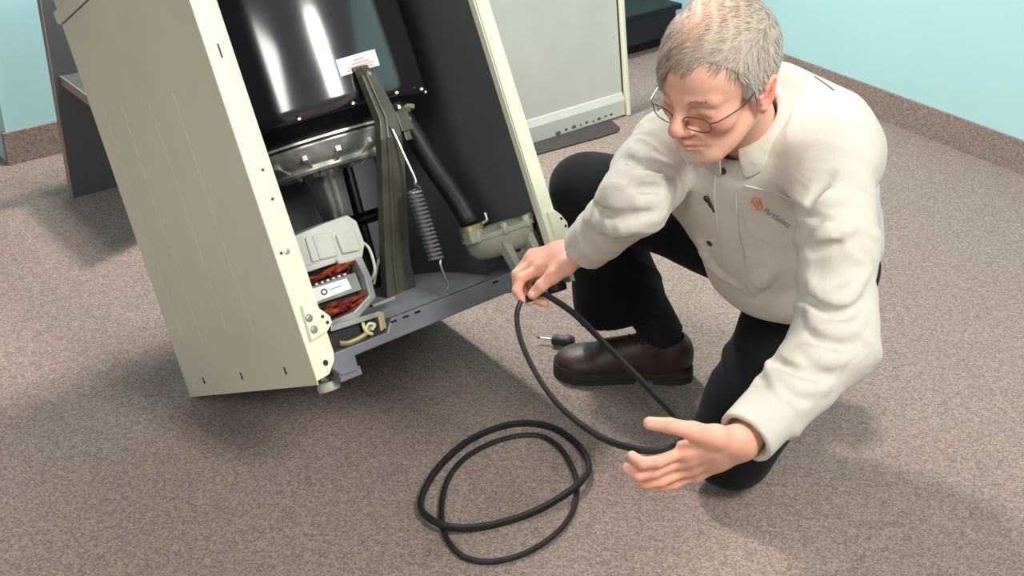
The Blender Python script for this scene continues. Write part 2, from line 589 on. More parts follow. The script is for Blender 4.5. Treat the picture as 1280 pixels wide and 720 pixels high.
# tub
tub = MB().lathe([(.20, .497), (.262, .500), (.271, .508), (TR - .001, .520), (TR, .532), (TR, .86), (TR - .01, .885), (.24, .89)], (TX, TY, 0), n=128)
tub.build('outer_tub', 'black_tub_enamel', WM, smooth=True)
tb = MB().lathe([(.11, .450), (.19, .462), (.235, .485), (.262, .499)], (TX, TY, 0), n=96)
tb.build('tub_underside', 'black_paint', WM, smooth=True)
for ang in range(-170, 0, 24):
    r = math.radians(ang)
    MB().lathe([(.006, 0), (.006, .004), (.003, .007)], (TX + (TR + .0005) * math.cos(r), TY + (TR + .0005) * math.sin(r), .506), n=10).build('rim_rivet', 'bolt_steel', WM, smooth=True)

# cast drum support under the tub
DR = .205
sup = MB().lathe([(.07, .402), (.135, .402), (.142, .408), (.142, .418), (.165, .425), (.188, .448), (.196, .456), (.196, .462), (DR, .463), (DR, .472), (.196, .475), (.17, .476)], (TX, TY, 0), n=96)
so = sup.build('drum_support', 'cast_aluminium', WM, smooth=True)
MB().lathe([(DR + .0006, .4605), (DR + .0012, .4625), (DR + .0006, .4645)], (TX, TY, 0), n=96, close=False).build('support_seam', 'black_paint', so)
for ang in range(-176, 0, 22):
    r = math.radians(ang)
    bo = MB().lathe([(.008, 0), (.008, .005), (.004, .008)], (TX + (DR - .008) * math.cos(r), TY + (DR - .008) * math.sin(r), .475), n=8)
    bo.build('support_bolt', 'bolt_steel', so, smooth=True)
for ang in (-150, -128, -104, -78, -52):
    r = math.radians(ang)
    c_, s_ = math.cos(r), math.sin(r)
    rb_ = MB()
    n2 = np.array([-s_, c_]) * .005
    p_ = [np.array([TX + c_ * .10, TY + s_ * .10]), np.array([TX + c_ * .180, TY + s_ * .180])]
    vs = []
    for q, zl, zh in ((p_[0], .392, .404), (p_[1], .430, .447)):
        for sg in (-1, 1):
            vs += [(q[0] + n2[0] * sg, q[1] + n2[1] * sg, zl), (q[0] + n2[0] * sg, q[1] + n2[1] * sg, zh)]
    rb_.add(vs, [(0, 1, 3, 2), (4, 6, 7, 5), (0, 4, 5, 1), (2, 3, 7, 6), (1, 5, 7, 3), (0, 2, 6, 4)])
    rb_.build('cast_rib', 'cast_aluminium', so)
MB().lathe([(.031, .285), (.033, .30), (.040, .375), (.043, .388), (.046, .392), (.046, .404)], (TX, TY, 0), n=48).build('drive_hub', 'spun_steel', WM, smooth=True)
MB().lathe([(.12, .262), (.125, .266), (.118, .272), (.118, .280), (.125, .286), (.12, .290)], (TX, TY, 0), n=64).build('drive_pulley', 'dark_casting', WM, smooth=True)
MB().lathe([(.075, .11), (.07, .12), (.05, .20), (.045, .262)], (TX, TY, 0), n=40).build('gear_case', 'dark_casting', WM, smooth=True)
for bx_, by_ in ((.20, .50), (.50, .52)):
    MB().tube([(bx_, by_, .07), (TX + (bx_ - TX) * 1.1, by_ - .02, .47)], .014, n=10).build('rear_brace', 'black_paint', WM, smooth=True)

# brace: two-bend olive strut from the tub front down to the tray
st = MB()


def strut_section(c, hw, dep):
    x, y, z = c
    return [(x - hw, y, z), (x - hw + .004, y - dep, z), (x + hw - .004, y - dep, z), (x + hw, y, z), (x + hw - .006, y + .002, z), (x - hw + .006, y + .002, z)]


secs = [((.343, .045, .572), .016, .012), ((.346, .040, .555), .021, .016), ((.352, .030, .46), .026, .018), ((.342, .028, .418), .030, .018),
        ((.336, .045, .36), .033, .018), ((.328, .13, .17), .036, .018), ((.325, .150, .100), .042, .018)]
vs, fs = [], []
for s in secs:
    vs += strut_section(*s)
for j in range(len(secs) - 1):
    for k in range(6):
        l = (k + 1) % 6
        fs.append((j * 6 + k, j * 6 + l, j * 6 + 6 + l, j * 6 + 6 + k))
fs += [(5, 4, 3, 2, 1, 0), tuple(len(vs) - 6 + k for k in range(6))]
st.add(vs, fs)
so = st.build('tub_brace', 'olive_steel', WM, bevel=.0015)
m = MB()
for s0, s1 in zip(secs[:-1], secs[1:]):
    (x0, y0, z0), h0, d0 = s0
    (x1, y1, z1), h1, d1 = s1
    m.tube([(x0 - h0 * .30, y0 - d0 - .001, z0), (x1 - h1 * .30, y1 - d1 - .001, z1)], .004, n=8)
m.build('pressed_bead', 'olive_steel', so, smooth=True)
MB().lathe([(.007, 0), (.007, .004), (.003, .007)], (.346, .026, .556), n=8, axis='y').build('bolt', 'bolt_steel', so)
MB().box((.325, .04, .568), (.361, .05, .578)).build('clip', 'olive_steel', so, bevel=.002)
# bracket block beside the brace, with hose barb and bolts
br = MB()
br.box((.395, .045, .425), (.425, .09, .468))
br.box((.385, .055, .462), (.440, .09, .474))
br.box((.402, .05, .405), (.418, .085, .425))
bo_ = br.build('hose_bracket', 'olive_steel', WM, bevel=.002)
for q in ((.405, .045, .478), (.43, .06, .45)):
    MB().lathe([(.006, -.005), (.006, .002), (.003, .005)], q, n=10).build('bolt', 'bolt_steel', bo_, smooth=True)
MB().tube([(.44, .09, .47), (.458, .09, .478), (.472, .09, .474)], .0065, n=8).build('clamp_wire', 'brass', bo_, smooth=True)

# suspension spring with its rod and hook
SX, SY = .356, .012
co = []
turns, z_t, z_b = 17, .302, .150
for i in range(turns * 14 + 1):
    a_ = 2 * math.pi * i / 14
    zz = z_t + (z_b - z_t) * i / (turns * 14)
    co.append((SX + .0145 * math.cos(a_), SY + .0145 * math.sin(a_), zz))
sp_o = MB().tube(co, .0031, n=7).build('tension_spring', 'spring_steel', WM, smooth=True)
MB().tube(spline([(.347, .012, .437), (.3475, .006, .43), (.352, .002, .38), (.359, .000, .322), (.356, .003, .312), (SX + .0145, SY, z_t)], 6), .0032, n=8).build('spring_rod', 'spring_steel', sp_o, smooth=True)
MB().tube(spline([(SX + .0145, SY, z_b), (.362, .012, .138), (.364, .012, .105), (.367, .014, .090), (.360, .016, .084)], 6), .003, n=8).build('spring_hook', 'spring_steel', sp_o, smooth=True)

# drain hose
hp = spline([(.430, .12, .500), (.455, .125, .470), (.475, .125, .418), (.495, .122, .345), (.522, .116, .262), (.532, .108, .210), (.530, .10, .188)], 8)
MB().tube(hp, .0225, n=18).build('drain_hose', 'hose_rubber', WM, smooth=True)
MB().lathe([(.028, .168), (.028, .188), (.026, .19)], (.528, .10, 0), n=20).build('hose_clamp', 'brass', WM, smooth=True)
MB().tube([(.545, .085, .185), (.562, .08, .19), (.562, .08, .207)], .004, n=8).build('clamp_screw', 'bolt_steel', WM)

# pump
PX, PY = .592, .095
pm = MB()
for prof in ([(.040, .104), (.062, .110), (.076, .126), (.080, .146), (.080, .152)],):
    pm.lathe(prof + [(.085, .153), (.085, .163), (.078, .166), (.06, .172), (.03, .176)], (PX, PY, 0), n=48)
po = pm.build('water_pump', 'pump_plastic', WM, smooth=True)
for ang in (200, 245, 290, 335):
    r = math.radians(ang)
    MB().lathe([(.008, .150), (.009, .152), (.009, .172), (.006, .176)], (PX + .080 * math.cos(r), PY + .080 * math.sin(r), 0), n=14).build('screw_boss', 'pump_plastic', po, smooth=True)
MB().box((PX - .098, PY - .03, .150), (PX - .06, PY + .0, .178)).build('inlet_block', 'pump_plastic', po, bevel=.004)
for (x0, y0, x1, y1) in ((-.036, -.062, -.028, -.072), (.028, -.066, .036, -.076), (.066, -.03, .074, -.034)):
    m = MB()
    a_ = .011
    vs = []
    for (xx, yy, zz, w_) in ((PX + x1, PY + y1, .062, .007), (PX + x0, PY + y0, .135, .011)):
        vs += [(xx - w_, yy - .006, zz), (xx + w_, yy - .006, zz), (xx + w_, yy + .02, zz), (xx - w_, yy + .02, zz)]
    m.add(vs, [(0, 3, 2, 1), (4, 5, 6, 7), (0, 1, 5, 4), (1, 2, 6, 5), (2, 3, 7, 6), (3, 0, 4, 7)])
    m.build('pump_leg', 'pump_plastic', po, bevel=.002)
MB().box((PX - .03, PY - .05, .070), (PX + .055, PY - .045, .125)).build('pump_bracket', 'motor_grey', po)
MB().lathe([(.006, 0), (.006, .003)], (PX + .0, PY - .051, .108), n=12, axis='y').build('bolt', 'dark_casting', po)

# motor with plastic splash cover
mo = empty('motor')
mo.parent = WM
mo.location = (0, 0, 0)
cv = MB().prism([(.056, .222), (.147, .214), (.150, .204), (.205, .200), (.222, .228), (.220, .276), (.204, .294), (.150, .292), (.075, .286), (.056, .276)], 'y', .040, .150)
cvo = cv.build('splash_cover', 'white_plastic', mo, bevel=.005)
MB().prism([(.162, .222), (.203, .218), (.203, .262), (.160, .262)], 'y', .032, .042).build('raised_pad', 'white_plastic', mo, bevel=.004)
MB().prism([(.092, .226), (.150, .222), (.152, .272), (.094, .276)], 'y', .0345, .042).build('raised_pad', 'white_plastic', mo, bevel=.003)
MB().box((.108, .031, .226), (.113, .036, .274)).build('cover_ridge', 'white_plastic', mo, bevel=.002)
MB().box((.052, .030, .210), (.140, .046, .222)).build('cover_lip', 'white_plastic', mo, bevel=.003)
m = MB()
m.prism([(.066, .205), (.19, .196), (.192, .17), (.192, .135), (.15, .108), (.085, .104), (.066, .13)], 'y', .075, .19)
m.build('stator_core', 'motor_dark', mo, bevel=.003)
# end frames of the motor
m = MB()
m.prism([(.186, .204), (.202, .206), (.208, .16), (.205, .118), (.150, .090), (.088, .092), (.086, .104), (.146, .106), (.190, .126), (.193, .165)], 'y', .035, .17)
m.build('motor_frame', 'motor_grey', mo, bevel=.003)
MB().prism([(.066, .180), (.188, .178), (.190, .140), (.074, .143)], 'y', .055, .08).build('stator_band', 'motor_grey', mo, bevel=.002)
lb = MB().prism([(.079, .1755), (.163, .1725), (.167, .1500), (.081, .1485)], 'y', .0535, .0555).build('rating_label', 'white_label', mo)
ring = [(.105 + .006 * math.cos(2 * math.pi * k / 14), .053, .1618 + .0052 * math.sin(2 * math.pi * k / 14)) for k in range(14)]
MB().tube(ring, .0014, n=6, closed=True).build('printed_ring', 'black_ink', lb)
MB().box((.118, .0530, .1615), (.146, .0536, .1628)).build('printed_line', 'black_ink', lb)
# copper windings, bundle by bundle
rs = random.Random(3)
for k in range(22):
    x0 = .086 + .092 * (k % 9) / 8 + rs.random() * .006
    z0 = (.190 + .008 * rs.random()) if k < 9 else (.116 + .018 * rs.random())
    w_ = .012 + rs.random() * .016
    pts = [(x0 - w_, .062 + rs.random() * .01, z0 - .006), (x0 - w_ * .5, .05, z0 + .003 * rs.random()), (x0 + w_ * .5, .048, z0 + .006 * rs.random()), (x0 + w_, .062, z0 - .004)]
    MB().tube(spline(pts, 5), .0032 + rs.random() * .0018, n=7).build('copper_winding', 'copper_wire', mo, smooth=True)
for k in range(6):
    MB().box((.090 + k * .0135, .050, .1795), (.096 + k * .0135, .056, .1835)).build('terminal', 'wire_white', mo)
# mounting plates, wiring and clips under the motor
MB().prism([(.070, .086), (.185, .080), (.190, .090), (.074, .098)], 'y', .012, .14).build('motor_mount', 'motor_grey', mo, bevel=.002)
MB().prism([(.178, .050), (.194, .054), (.198, .086), (.184, .092)], 'y', .014, .03).build('mount_clip', 'brass', mo, bevel=.002)
MB().tube(spline([(.085, .024, .058), (.105, .022, .052), (.14, .02, .055), (.165, .024, .066)], 6), .006, n=8).build('wiring_bundle', 'brass', mo, smooth=True)
MB().tube(spline([(.150, .024, .086), (.146, .018, .070), (.150, .018, .058), (.16, .02, .052)], 6), .0035, n=8).build('wire', 'wire_yellow', mo, smooth=True)
MB().tube(spline([(.162, .02, .060), (.17, .016, .068), (.158, .016, .074), (.150, .02, .066)], 6), .003, n=8).build('wire', 'wire_white', mo, smooth=True)
MB().tube(spline([(.222, .06, .236), (.236, .056, .215), (.236, .06, .17), (.228, .08, .15)], 8), .0032, n=8).build('wire', 'wire_white', mo, smooth=True)
MB().tube([(.24, .09, .14), (.275, .10, .185)], .003, n=6).build('wire', 'motor_grey', mo)
MB().box((.205, .06, .098), (.262, .075, .104)).build('tray_bracket', 'motor_grey', mo, bevel=.001)

# warning sticker on the tub (follows the curve)
def tub_pt(a_, z, off):
    return (TX + (TR + off) * math.sin(a_), TY - (TR + off) * math.cos(a_), z)


def on_tub(x0, x1, z0, z1, off, n=8, slope=0.0):
    m = MB()
    vs = []
    for off_ in (off, off - .0006):
        for zz in (z0, z1):
            for i in range(n + 1):
                xx = x0 + (x1 - x0) * i / n
                vs.append(tub_pt(math.asin((xx - TX) / TR), zz + slope * (xx - x0), off_))
    k = n + 1
    fs = []
    for i in range(n):
        fs += [(i, i + 1, k + i + 1, k + i), (2 * k + i + 1, 2 * k + i, 3 * k + i, 3 * k + i + 1), (i + 1, i, 2 * k + i, 2 * k + i + 1), (k + i, k + i + 1, 3 * k + i + 1, 3 * k + i)]
    fs += [(0, k, 3 * k, 2 * k), (n, 2 * k + n, 3 * k + n, k + n)]
    return m.add(vs, fs)


stk = on_tub(.298, .398, .567, .602, .0012, slope=.05).build('warning_sticker', 'white_label', WM)
on_tub(.337, .362, .5915, .5945, .0017, 4, .05).build('printed_line', 'red_ink', stk)
on_tub(.329, .374, .5840, .5868, .0017, 4, .05).build('printed_line', 'red_ink', stk)
on_tub(.318, .386, .5775, .5800, .0017, 6, .05).build('printed_line', 'red_ink', stk)
on_tub(.314, .380, .5720, .5745, .0017, 6, .05).build('printed_line', 'red_ink', stk)

# ------------------------------------------------------------------ signed-distance sculpting helpers


def V(*a):
    return np.array(a, float)


class Field:
    def __init__(self, lo, hi, h):
        self.lo, self.h = np.array(lo, float), h
        n = np.ceil((np.array(hi) - self.lo) / h).astype(int) + 1
        self.n = n
        self.D = np.full(tuple(n), 1.0, np.float32)

    def _sub(self, lo, hi):
        a = np.clip(np.floor((np.array(lo) - self.lo) / self.h).astype(int), 0, self.n)
        b = np.clip(np.ceil((np.array(hi) - self.lo) / self.h).astype(int) + 1, 0, self.n)
        if (b <= a).any():
            return None, None
        sl = tuple(slice(i, j) for i, j in zip(a, b))
        g = [(self.lo[i] + self.h * np.arange(a[i], b[i])).astype(np.float32) for i in range(3)]
        X, Y, Z = np.meshgrid(*g, indexing='ij')
        return sl, np.stack([X, Y, Z], -1)

    def add(self, fn, lo, hi, k=.02, op='u'):
        pad = k + 3 * self.h
        sl, P = self._sub(np.array(lo) - pad, np.array(hi) + pad)
        if sl is None:
            return
        d = fn(P)
        o = self.D[sl]
        if op == 'u':
            hh = np.clip(.5 + .5 * (o - d) / k, 0, 1)
            self.D[sl] = o * (1 - hh) + d * hh - k * hh * (1 - hh)
        elif op == 's':      # subtract
            d = -d
            hh = np.clip(.5 - .5 * (o - d) / k, 0, 1)
            self.D[sl] = o * (1 - hh) + d * hh + k * hh * (1 - hh)

    def cone(self, a, b, ra, rb, k=.02, op='u', fold=None):
        a, b = np.array(a, float), np.array(b, float)
        r = max(ra, rb) + (.02 if fold else 0)
        ab = b - a
        L2 = ab @ ab
        ax = ab / math.sqrt(L2)
        e1 = np.cross(ax, [0, 0, 1.0] if abs(ax[2]) < .9 else [1.0, 0, 0])
        e1 /= np.linalg.norm(e1)
        e2 = np.cross(ax, e1)

        def fn(P):
            q = P - a.astype(np.float32)
            t = (q @ ab.astype(np.float32)) / L2
            tc = np.clip(t, 0, 1)
            w = q - tc[..., None] * ab.astype(np.float32)
            d = np.sqrt((w * w).sum(-1)) - (ra + (rb - ra) * tc)
            if fold:
                th = np.arctan2(w @ e2.astype(np.float32), w @ e1.astype(np.float32))
                d = d - fold(np.clip(t, -.3, 1.3), th)
            return d
        self.add(fn, np.minimum(a, b) - r, np.maximum(a, b) + r, k, op)

    def ell(self, c, r, k=.02, op='u', R=None):
        """ellipsoid; R rows = local axes in world"""
        c, r = np.array(c, float), np.array(r, float)
        R = np.eye(3) if R is None else np.array(R, float)
        m = r.max()

        def fn(P):
            q = ((P - c.astype(np.float32)) @ R.T.astype(np.float32)) / r.astype(np.float32)
            n1 = np.sqrt((q * q).sum(-1))
            q2 = q / r.astype(np.float32)
            n2 = np.sqrt((q2 * q2).sum(-1)) + 1e-6
            return n1 * (n1 - 1) / n2
        self.add(fn, c - m, c + m, k, op)

    def disp(self, fn):
        sl, P = self._sub(self.lo, self.lo + self.h * (self.n - 1))
        near = np.abs(self.D) < .05
        self.D[near] -= fn(P[near])

    def clip_plane(self, p, n):
        """keep the side where (x-p).n > 0"""
        sl, P = self._sub(self.lo, self.lo + self.h * (self.n - 1))
        d = -((P - np.array(p, np.float32)) @ np.array(n, np.float32))
        self.D = np.maximum(self.D, d)

    def mesh(self, smooth=2):
        D = self.D
        D = np.pad(D, 1, constant_values=1.0)
        lo = self.lo - self.h
        ins = D < 0
        nx, ny, nz = D.shape
        cnt = np.zeros((nx - 1, ny - 1, nz - 1), np.int8)
        for i in (0, 1):
            for j in (0, 1):
                for k in (0, 1):
                    cnt += ins[i:nx - 1 + i, j:ny - 1 + j, k:nz - 1 + k]
        act = (cnt > 0) & (cnt < 8)
        I = np.argwhere(act)
        corners = [(i, j, k) for i in (0, 1) for j in (0, 1) for k in (0, 1)]
        val = {c: D[I[:, 0] + c[0], I[:, 1] + c[1], I[:, 2] + c[2]] for c in corners}
        acc = np.zeros((len(I), 3))
        num = np.zeros(len(I))
        for c in corners:
            for ax in range(3):
                if c[ax] == 0:
                    d_ = list(c)
                    d_[ax] = 1
                    v0, v1 = val[c], val[tuple(d_)]
                    cr = (v0 < 0) != (v1 < 0)
                    tt = np.where(cr, v0 / (v0 - v1 + 1e-12), 0)
                    pt = np.tile(np.array(c, float), (len(I), 1))
                    pt[:, ax] += tt
                    acc += pt * cr[:, None]
                    num += cr
        Vt = lo + self.h * (I + acc / num[:, None])
        idx = np.full(act.shape, -1, np.int32)
        idx[act] = np.arange(len(I))
        faces = []
        for ax in range(3):
            s0 = [slice(None)] * 3
            s1 = [slice(None)] * 3
            s0[ax], s1[ax] = slice(0, -1), slice(1, None)
            a_, b_ = ins[tuple(s0)], ins[tuple(s1)]
            E = np.argwhere(a_ != b_)
            fl = a_[E[:, 0], E[:, 1], E[:, 2]]
            u, v = [(1, 2), (2, 0), (0, 1)][ax]
            ok = (E[:, u] > 0) & (E[:, v] > 0) & (E[:, u] < act.shape[u]) & (E[:, v] < act.shape[v])
            E, fl = E[ok], fl[ok]
            q = []
            for du, dv in ((-1, -1), (0, -1), (0, 0), (-1, 0)):
                G = E.copy()
                G[:, u] += du
                G[:, v] += dv
                q.append(idx[G[:, 0], G[:, 1], G[:, 2]])
            q = np.stack(q, 1)
            q[~fl] = q[~fl][:, ::-1]
            faces.append(q)
        Fc = np.concatenate(faces)
        Fc = Fc[(Fc >= 0).all(1)]
        for _ in range(smooth):
            S = np.zeros_like(Vt)
            Nn = np.zeros(len(Vt))
            for a_ in range(4):
                i0, i1 = Fc[:, a_], Fc[:, (a_ + 1) % 4]
                for x_ in range(3):
                    S[:, x_] += np.bincount(i0, Vt[i1, x_], len(Vt)) + np.bincount(i1, Vt[i0, x_], len(Vt))
                Nn += np.bincount(i0, minlength=len(Vt)) + np.bincount(i1, minlength=len(Vt))
            Vt = Vt * .5 + .5 * S / np.maximum(Nn, 1)[:, None]
        return Vt, Fc


def np_mesh(name, Vt, Fc, material, parent=None, cols=None):
    me = bpy.data.meshes.new(name)
    me.vertices.add(len(Vt))
    me.vertices.foreach_set('co', np.ascontiguousarray(Vt, np.float32).ravel())
    k = Fc.shape[1]
    me.loops.add(len(Fc) * k)
    me.loops.foreach_set('vertex_index', Fc.astype(np.int32).ravel())
    me.polygons.add(len(Fc))
    me.polygons.foreach_set('loop_start', np.arange(0, len(Fc) * k, k, dtype=np.int32))
    me.update(calc_edges=True)
    me.polygons.foreach_set('use_smooth', np.ones(len(Fc), bool))
    if cols is not None:
        at_ = me.color_attributes.new('tint', 'FLOAT_COLOR', 'POINT')
        c4 = np.ones((len(Vt), 4), np.float32)
        c4[:, :3] = cols
        at_.data.foreach_set('color', c4.ravel())
    me.materials.append(MATS[material])
    o = bpy.data.objects.new(name, me)
    COL.objects.link(o)
    if parent is not None:
        o.parent = parent
    return o


def tint_mat(name, rough, sub=0.0, bump=0.0, bscale=100.0, spec=.4, sheen=0.0):
    m = mat(name, (200, 200, 200), rough, bump=bump, bscale=bscale, spec=spec, subsurf=sub, sheen=sheen)
    nt = m.node_tree
    a_ = nt.nodes.new('ShaderNodeAttribute')
    a_.attribute_name = 'tint'
    nt.links.new(a_.outputs['Color'], nt.nodes['Principled BSDF'].inputs['Base Color'])
    return m


tint_mat('skin', .5, sub=.12, bump=.12, bscale=220, spec=.35)
tint_mat('hair', .6, bump=.3, bscale=300, spec=.3)
mat('shirt_cotton', (202, 196, 185), .85, rgb2=(197, 191, 180), nscale=300, bump=.12, bscale=700, spec=.2, sheen=.1)
cloth = MATS['shirt_cotton'].node_tree
_b = [n for n in cloth.nodes if n.type == 'BUMP'][0]
_n = cloth.nodes.new('ShaderNodeTexNoise')
_n.inputs['Scale'].default_value = 13
_n.inputs['Detail'].default_value = 2.5
_n.inputs['Distortion'].default_value = .7
_tc = cloth.nodes.new('ShaderNodeTexCoord')
cloth.links.new(_tc.outputs['Object'], _n.inputs['Vector'])
_b2 = cloth.nodes.new('ShaderNodeBump')
_b2.inputs['Strength'].default_value = .28
_b2.inputs['Distance'].default_value = .02
cloth.links.new(_n.outputs['Fac'], _b2.inputs['Height'])
cloth.links.new(_b2.outputs['Normal'], _b.inputs['Normal'])
mat('trouser_cloth', (15, 15, 18), .9, bump=.15, bscale=500, spec=.15, sheen=.05)
mat('brown_leather', (66, 42, 36), .5, rgb2=(50, 33, 30), nscale=40, bump=.15, bscale=160)
mat('sole_rubber', (52, 46, 42), .75, rgb2=(42, 38, 35), nscale=50)
mat('lace_brown', (40, 28, 25), .8)
mat('sock_black', (14, 14, 16), .95)
mat('button_brown', (58, 46, 40), .4)
mat('thread_orange', (226, 138, 62), .8)
mat('thread_grey', (112, 104, 108), .8)
mat('wire_frame_metal', (112, 92, 76), .3, .8)
mat('mic_black', (18, 18, 20), .5)
gm = mat('lens_glass', (255, 255, 255), .02)
gm.node_tree.nodes['Principled BSDF'].inputs['Transmission Weight'].default_value = 1.0
gm.node_tree.nodes['Principled BSDF'].inputs['IOR'].default_value = 1.15

# ------------------------------------------------------------------ the kneeling man: skeleton
ANK_R = at(828, 432, 2.955)
KNEE_R = at(738, 236, 2.90)
HIP_R = V(.52, 2.42, .43)
HIP_L = V(.64, 2.30, .43)
KNEE_L = V(.455, 2.135, .098)
ANK_L = V(.66, 2.56, .09)
SH_L = at(1034, 190, 2.14)
SH_R = at(842, 188, 2.30)
EL_L = at(1046, 425, 2.08)
WR_L = at(932, 547, 1.955)
EL_R = at(794, 250, 2.17)
WR_R = at(733, 308, 2.35)
NECK = at(930, 163, 2.20)
CHEST = at(940, 232, 2.33)
WAIST = at(982, 318, 2.47)
PEL = (HIP_L + HIP_R) / 2 + V(.01, .01, .03)


def unit(v):
    return v / np.linalg.norm(v)


def frame(up, lat):
    """rows: lateral, front, up"""
    u = unit(np.array(up, float))
    l = np.array(lat, float)
    l = unit(l - u * (l @ u))
    return np.array([l, np.cross(u, l), u])


LAT_SH = unit(SH_R - SH_L)          # towards his right
LAT_HIP = unit(HIP_R - HIP_L)
FR_CH = frame(NECK - WAIST, LAT_SH)
FR_WA = frame(CHEST - PEL, unit(LAT_SH + LAT_HIP))
FR_PE = frame(WAIST - PEL + V(0, 0, .1), LAT_HIP)

MAN = empty('person', loc=(0, 0, 0))
tag(MAN, 'kneeling man in beige shirt and black trousers holding a black belt', 'person')


def sines(seed, n, f0, f1):
    r = np.random.RandomState(seed)
    K = r.normal(size=(n, 3))
    K = K / np.linalg.norm(K, axis=1)[:, None] * r.uniform(f0, f1, n)[:, None]
    ph = r.uniform(0, 6.28, n)

    def fn(P):
        out = np.zeros(P.shape[:-1], np.float32)
        for i in range(n):
            out += np.sin(P @ K[i].astype(np.float32) + ph[i])
        return out / math.sqrt(n)
    return fn


def folds(n, amp, tw, ph, lo=0.0, hi=1.0, sharp=1.4, var=1.3):
    """oblique gathers running round a sleeve"""
    def fn(t, th):
        u = n * t + tw * np.sin(th + ph) + .35 * np.sin(2 * th + var * 3 + 5 * t) + .25 * np.sin(9 * t + th)
        w = 1 - np.abs(np.sin(math.pi * u))
        env = np.clip((t - lo) / .15, 0, 1) * np.clip((hi - t) / .15, 0, 1)
        side = .55 + .45 * np.sin(th * 1.0 + var + 2.2 * t)
        return (amp * env * side * (w ** sharp - .3)).astype(np.float32)
    return fn


# ------------------------------------------------------------------ shirt
def build_shirt():
    pts = [SH_L, SH_R, EL_L, EL_R, WR_L, WR_R, NECK, PEL, WAIST]
    lo = np.min(pts, 0) - .2
    hi = np.max(pts, 0) + .2
    f = Field(lo, hi, .0044)
    fr = FR_CH
    up, fro = fr[2], fr[1]
    # trunk
    f.ell(CHEST + up * .01 - fro * .015, (.168, .125, .17), .03, R=fr)
    f.ell((CHEST + WAIST) / 2 + FR_WA[1] * .0, (.165, .130, .15), .05, R=FR_WA)
    f.ell(WAIST + FR_WA[1] * .005, (.168, .135, .13), .05, R=FR_WA)
    f.ell(PEL + V(0, 0, .05), (.185, .15, .10), .05, R=FR_PE)
    # yoke and shoulders
    f.cone(SH_L, SH_R, .060, .060, .05)
    f.cone(at(968, 128, 2.27), SH_L, .046, .064, .04)
    f.cone(at(975, 113, 2.27), at(1040, 153, 2.19), .048, .060, .03)
    f.cone(at(1048, 240, 2.40), at(1040, 345, 2.54), .075, .075, .05)
    f.cone(at(900, 158, 2.32), SH_R, .042, .062, .04)
    f.cone(at(968, 128, 2.27), at(900, 158, 2.32), .046, .042, .04)
    f.cone(SH_L - fro * .03 - up * .06, SH_R - fro * .03 - up * .06, .082, .082, .05)
    f.cone(CHEST - FR_CH[1] * .05, PEL + V(.01, .01, .07) - FR_PE[1] * .02, .105, .125, .05)
    # left sleeve
    mid = SH_L * .5 + EL_L * .5 + V(.008, 0, 0)
    f.cone(SH_L, mid, .070, .070, .03, fold=folds(1.8, .010, .6, 1.0, -.1, 1.2, 1.0))
    f.cone(mid, EL_L, .070, .068, .03, fold=folds(2.0, .012, .65, 2.2, -.2, 1.3, 1.0))
    wl = EL_L * .30 + WR_L * .70
    f.cone(EL_L, wl, .068, .053, .03, fold=folds(1.6, .008, .6, .4, -.3, 1.2, 1.0))
    # right sleeve
    mid = SH_R * .5 + EL_R * .5 + V(-.01, 0, -.005)
    f.cone(SH_R, mid, .066, .066, .035, fold=folds(1.6, .008, .5, 3.0, -.1, 1.2))
    f.cone(mid, EL_R, .066, .058, .03, fold=folds(1.6, .008, .5, 1.0, -.2, 1.2))
    wr = EL_R * .30 + WR_R * .70
    f.cone(EL_R, wr, .058, .052, .03, fold=folds(2.0, .009, .5, 2.0, -.3, 1.2))
    # drape
    s1, s2 = sines(4, 7, 18, 40), sines(9, 6, 45, 80)
    f.disp(lambda P: .0045 * s1(P) + .0016 * s2(P))
    # creases and gathers laid over the first rough surface
    v0, f0 = f.mesh(1)
    bvh = BVHTree.FromPolygons([tuple(q) for q in v0], [tuple(int(i) for i in q) for q in f0])

    def crease(pix, r, depth, op='u', k=.012):
        pts_ = []
        for x, y in pix:
            d_ = CR * (x - 640) / F - CU * (y - 360) / F + _f
            h_, n_, _, _ = bvh.ray_cast(Vector(CC), Vector(unit(d_)))
            if h_ is not None:
                pts_.append(np.array(h_) + np.array(n_) * depth)
        if len(pts_) < 2:
            return
        pts_ = spline(pts_, 3)
        m_ = len(pts_)
        for i in range(m_ - 1):
            w0 = .45 + .55 * math.sin(math.pi * min(1, max(0, i / (m_ - 1))))
            w1 = .45 + .55 * math.sin(math.pi * min(1, max(0, (i + 1) / (m_ - 1))))
            f.cone(pts_[i], pts_[i + 1], r * w0, r * w1, k, op)
    RG, VL = (.021, -.0095, 'u', .006), (.009, .003, 's', .008)
    for pix in ([(1010, 350), (1024, 372), (1052, 374), (1086, 340)], [(1008, 392), (1028, 410), (1058, 414), (1080, 400)], [(1000, 434), (1026, 446), (1060, 450)],
                [(960, 462), (996, 484), (1038, 486)], [(1014, 266), (1036, 250), (1062, 240)], [(1014, 298), (1040, 288), (1070, 284)],
                [(742, 240), (784, 254), (826, 246)], [(760, 212), (800, 219), (834, 226)], [(786, 180), (808, 200), (838, 208)], [(730, 270), (764, 286), (800, 284)],
                [(870, 290), (890, 330), (930, 362)], [(972, 330), (950, 352), (930, 366)]):
        crease(pix, *RG)
    for pix in ([(1010, 258), (1024, 236), (1042, 216)], [(1012, 316), (1030, 310), (1054, 306)], [(1014, 372), (1030, 390), (1060, 392), (1084, 370)], [(1008, 416), (1028, 430), (1060, 434)],
                [(970, 452), (1002, 466), (1044, 470)], [(936, 486), (958, 500), (990, 512)], [(750, 226), (790, 236), (830, 236)], [(776, 196), (806, 210), (838, 216)], [(740, 256), (776, 270), (818, 266)],
                [(862, 240), (850, 262), (846, 280)]):
        crease(pix, *VL)
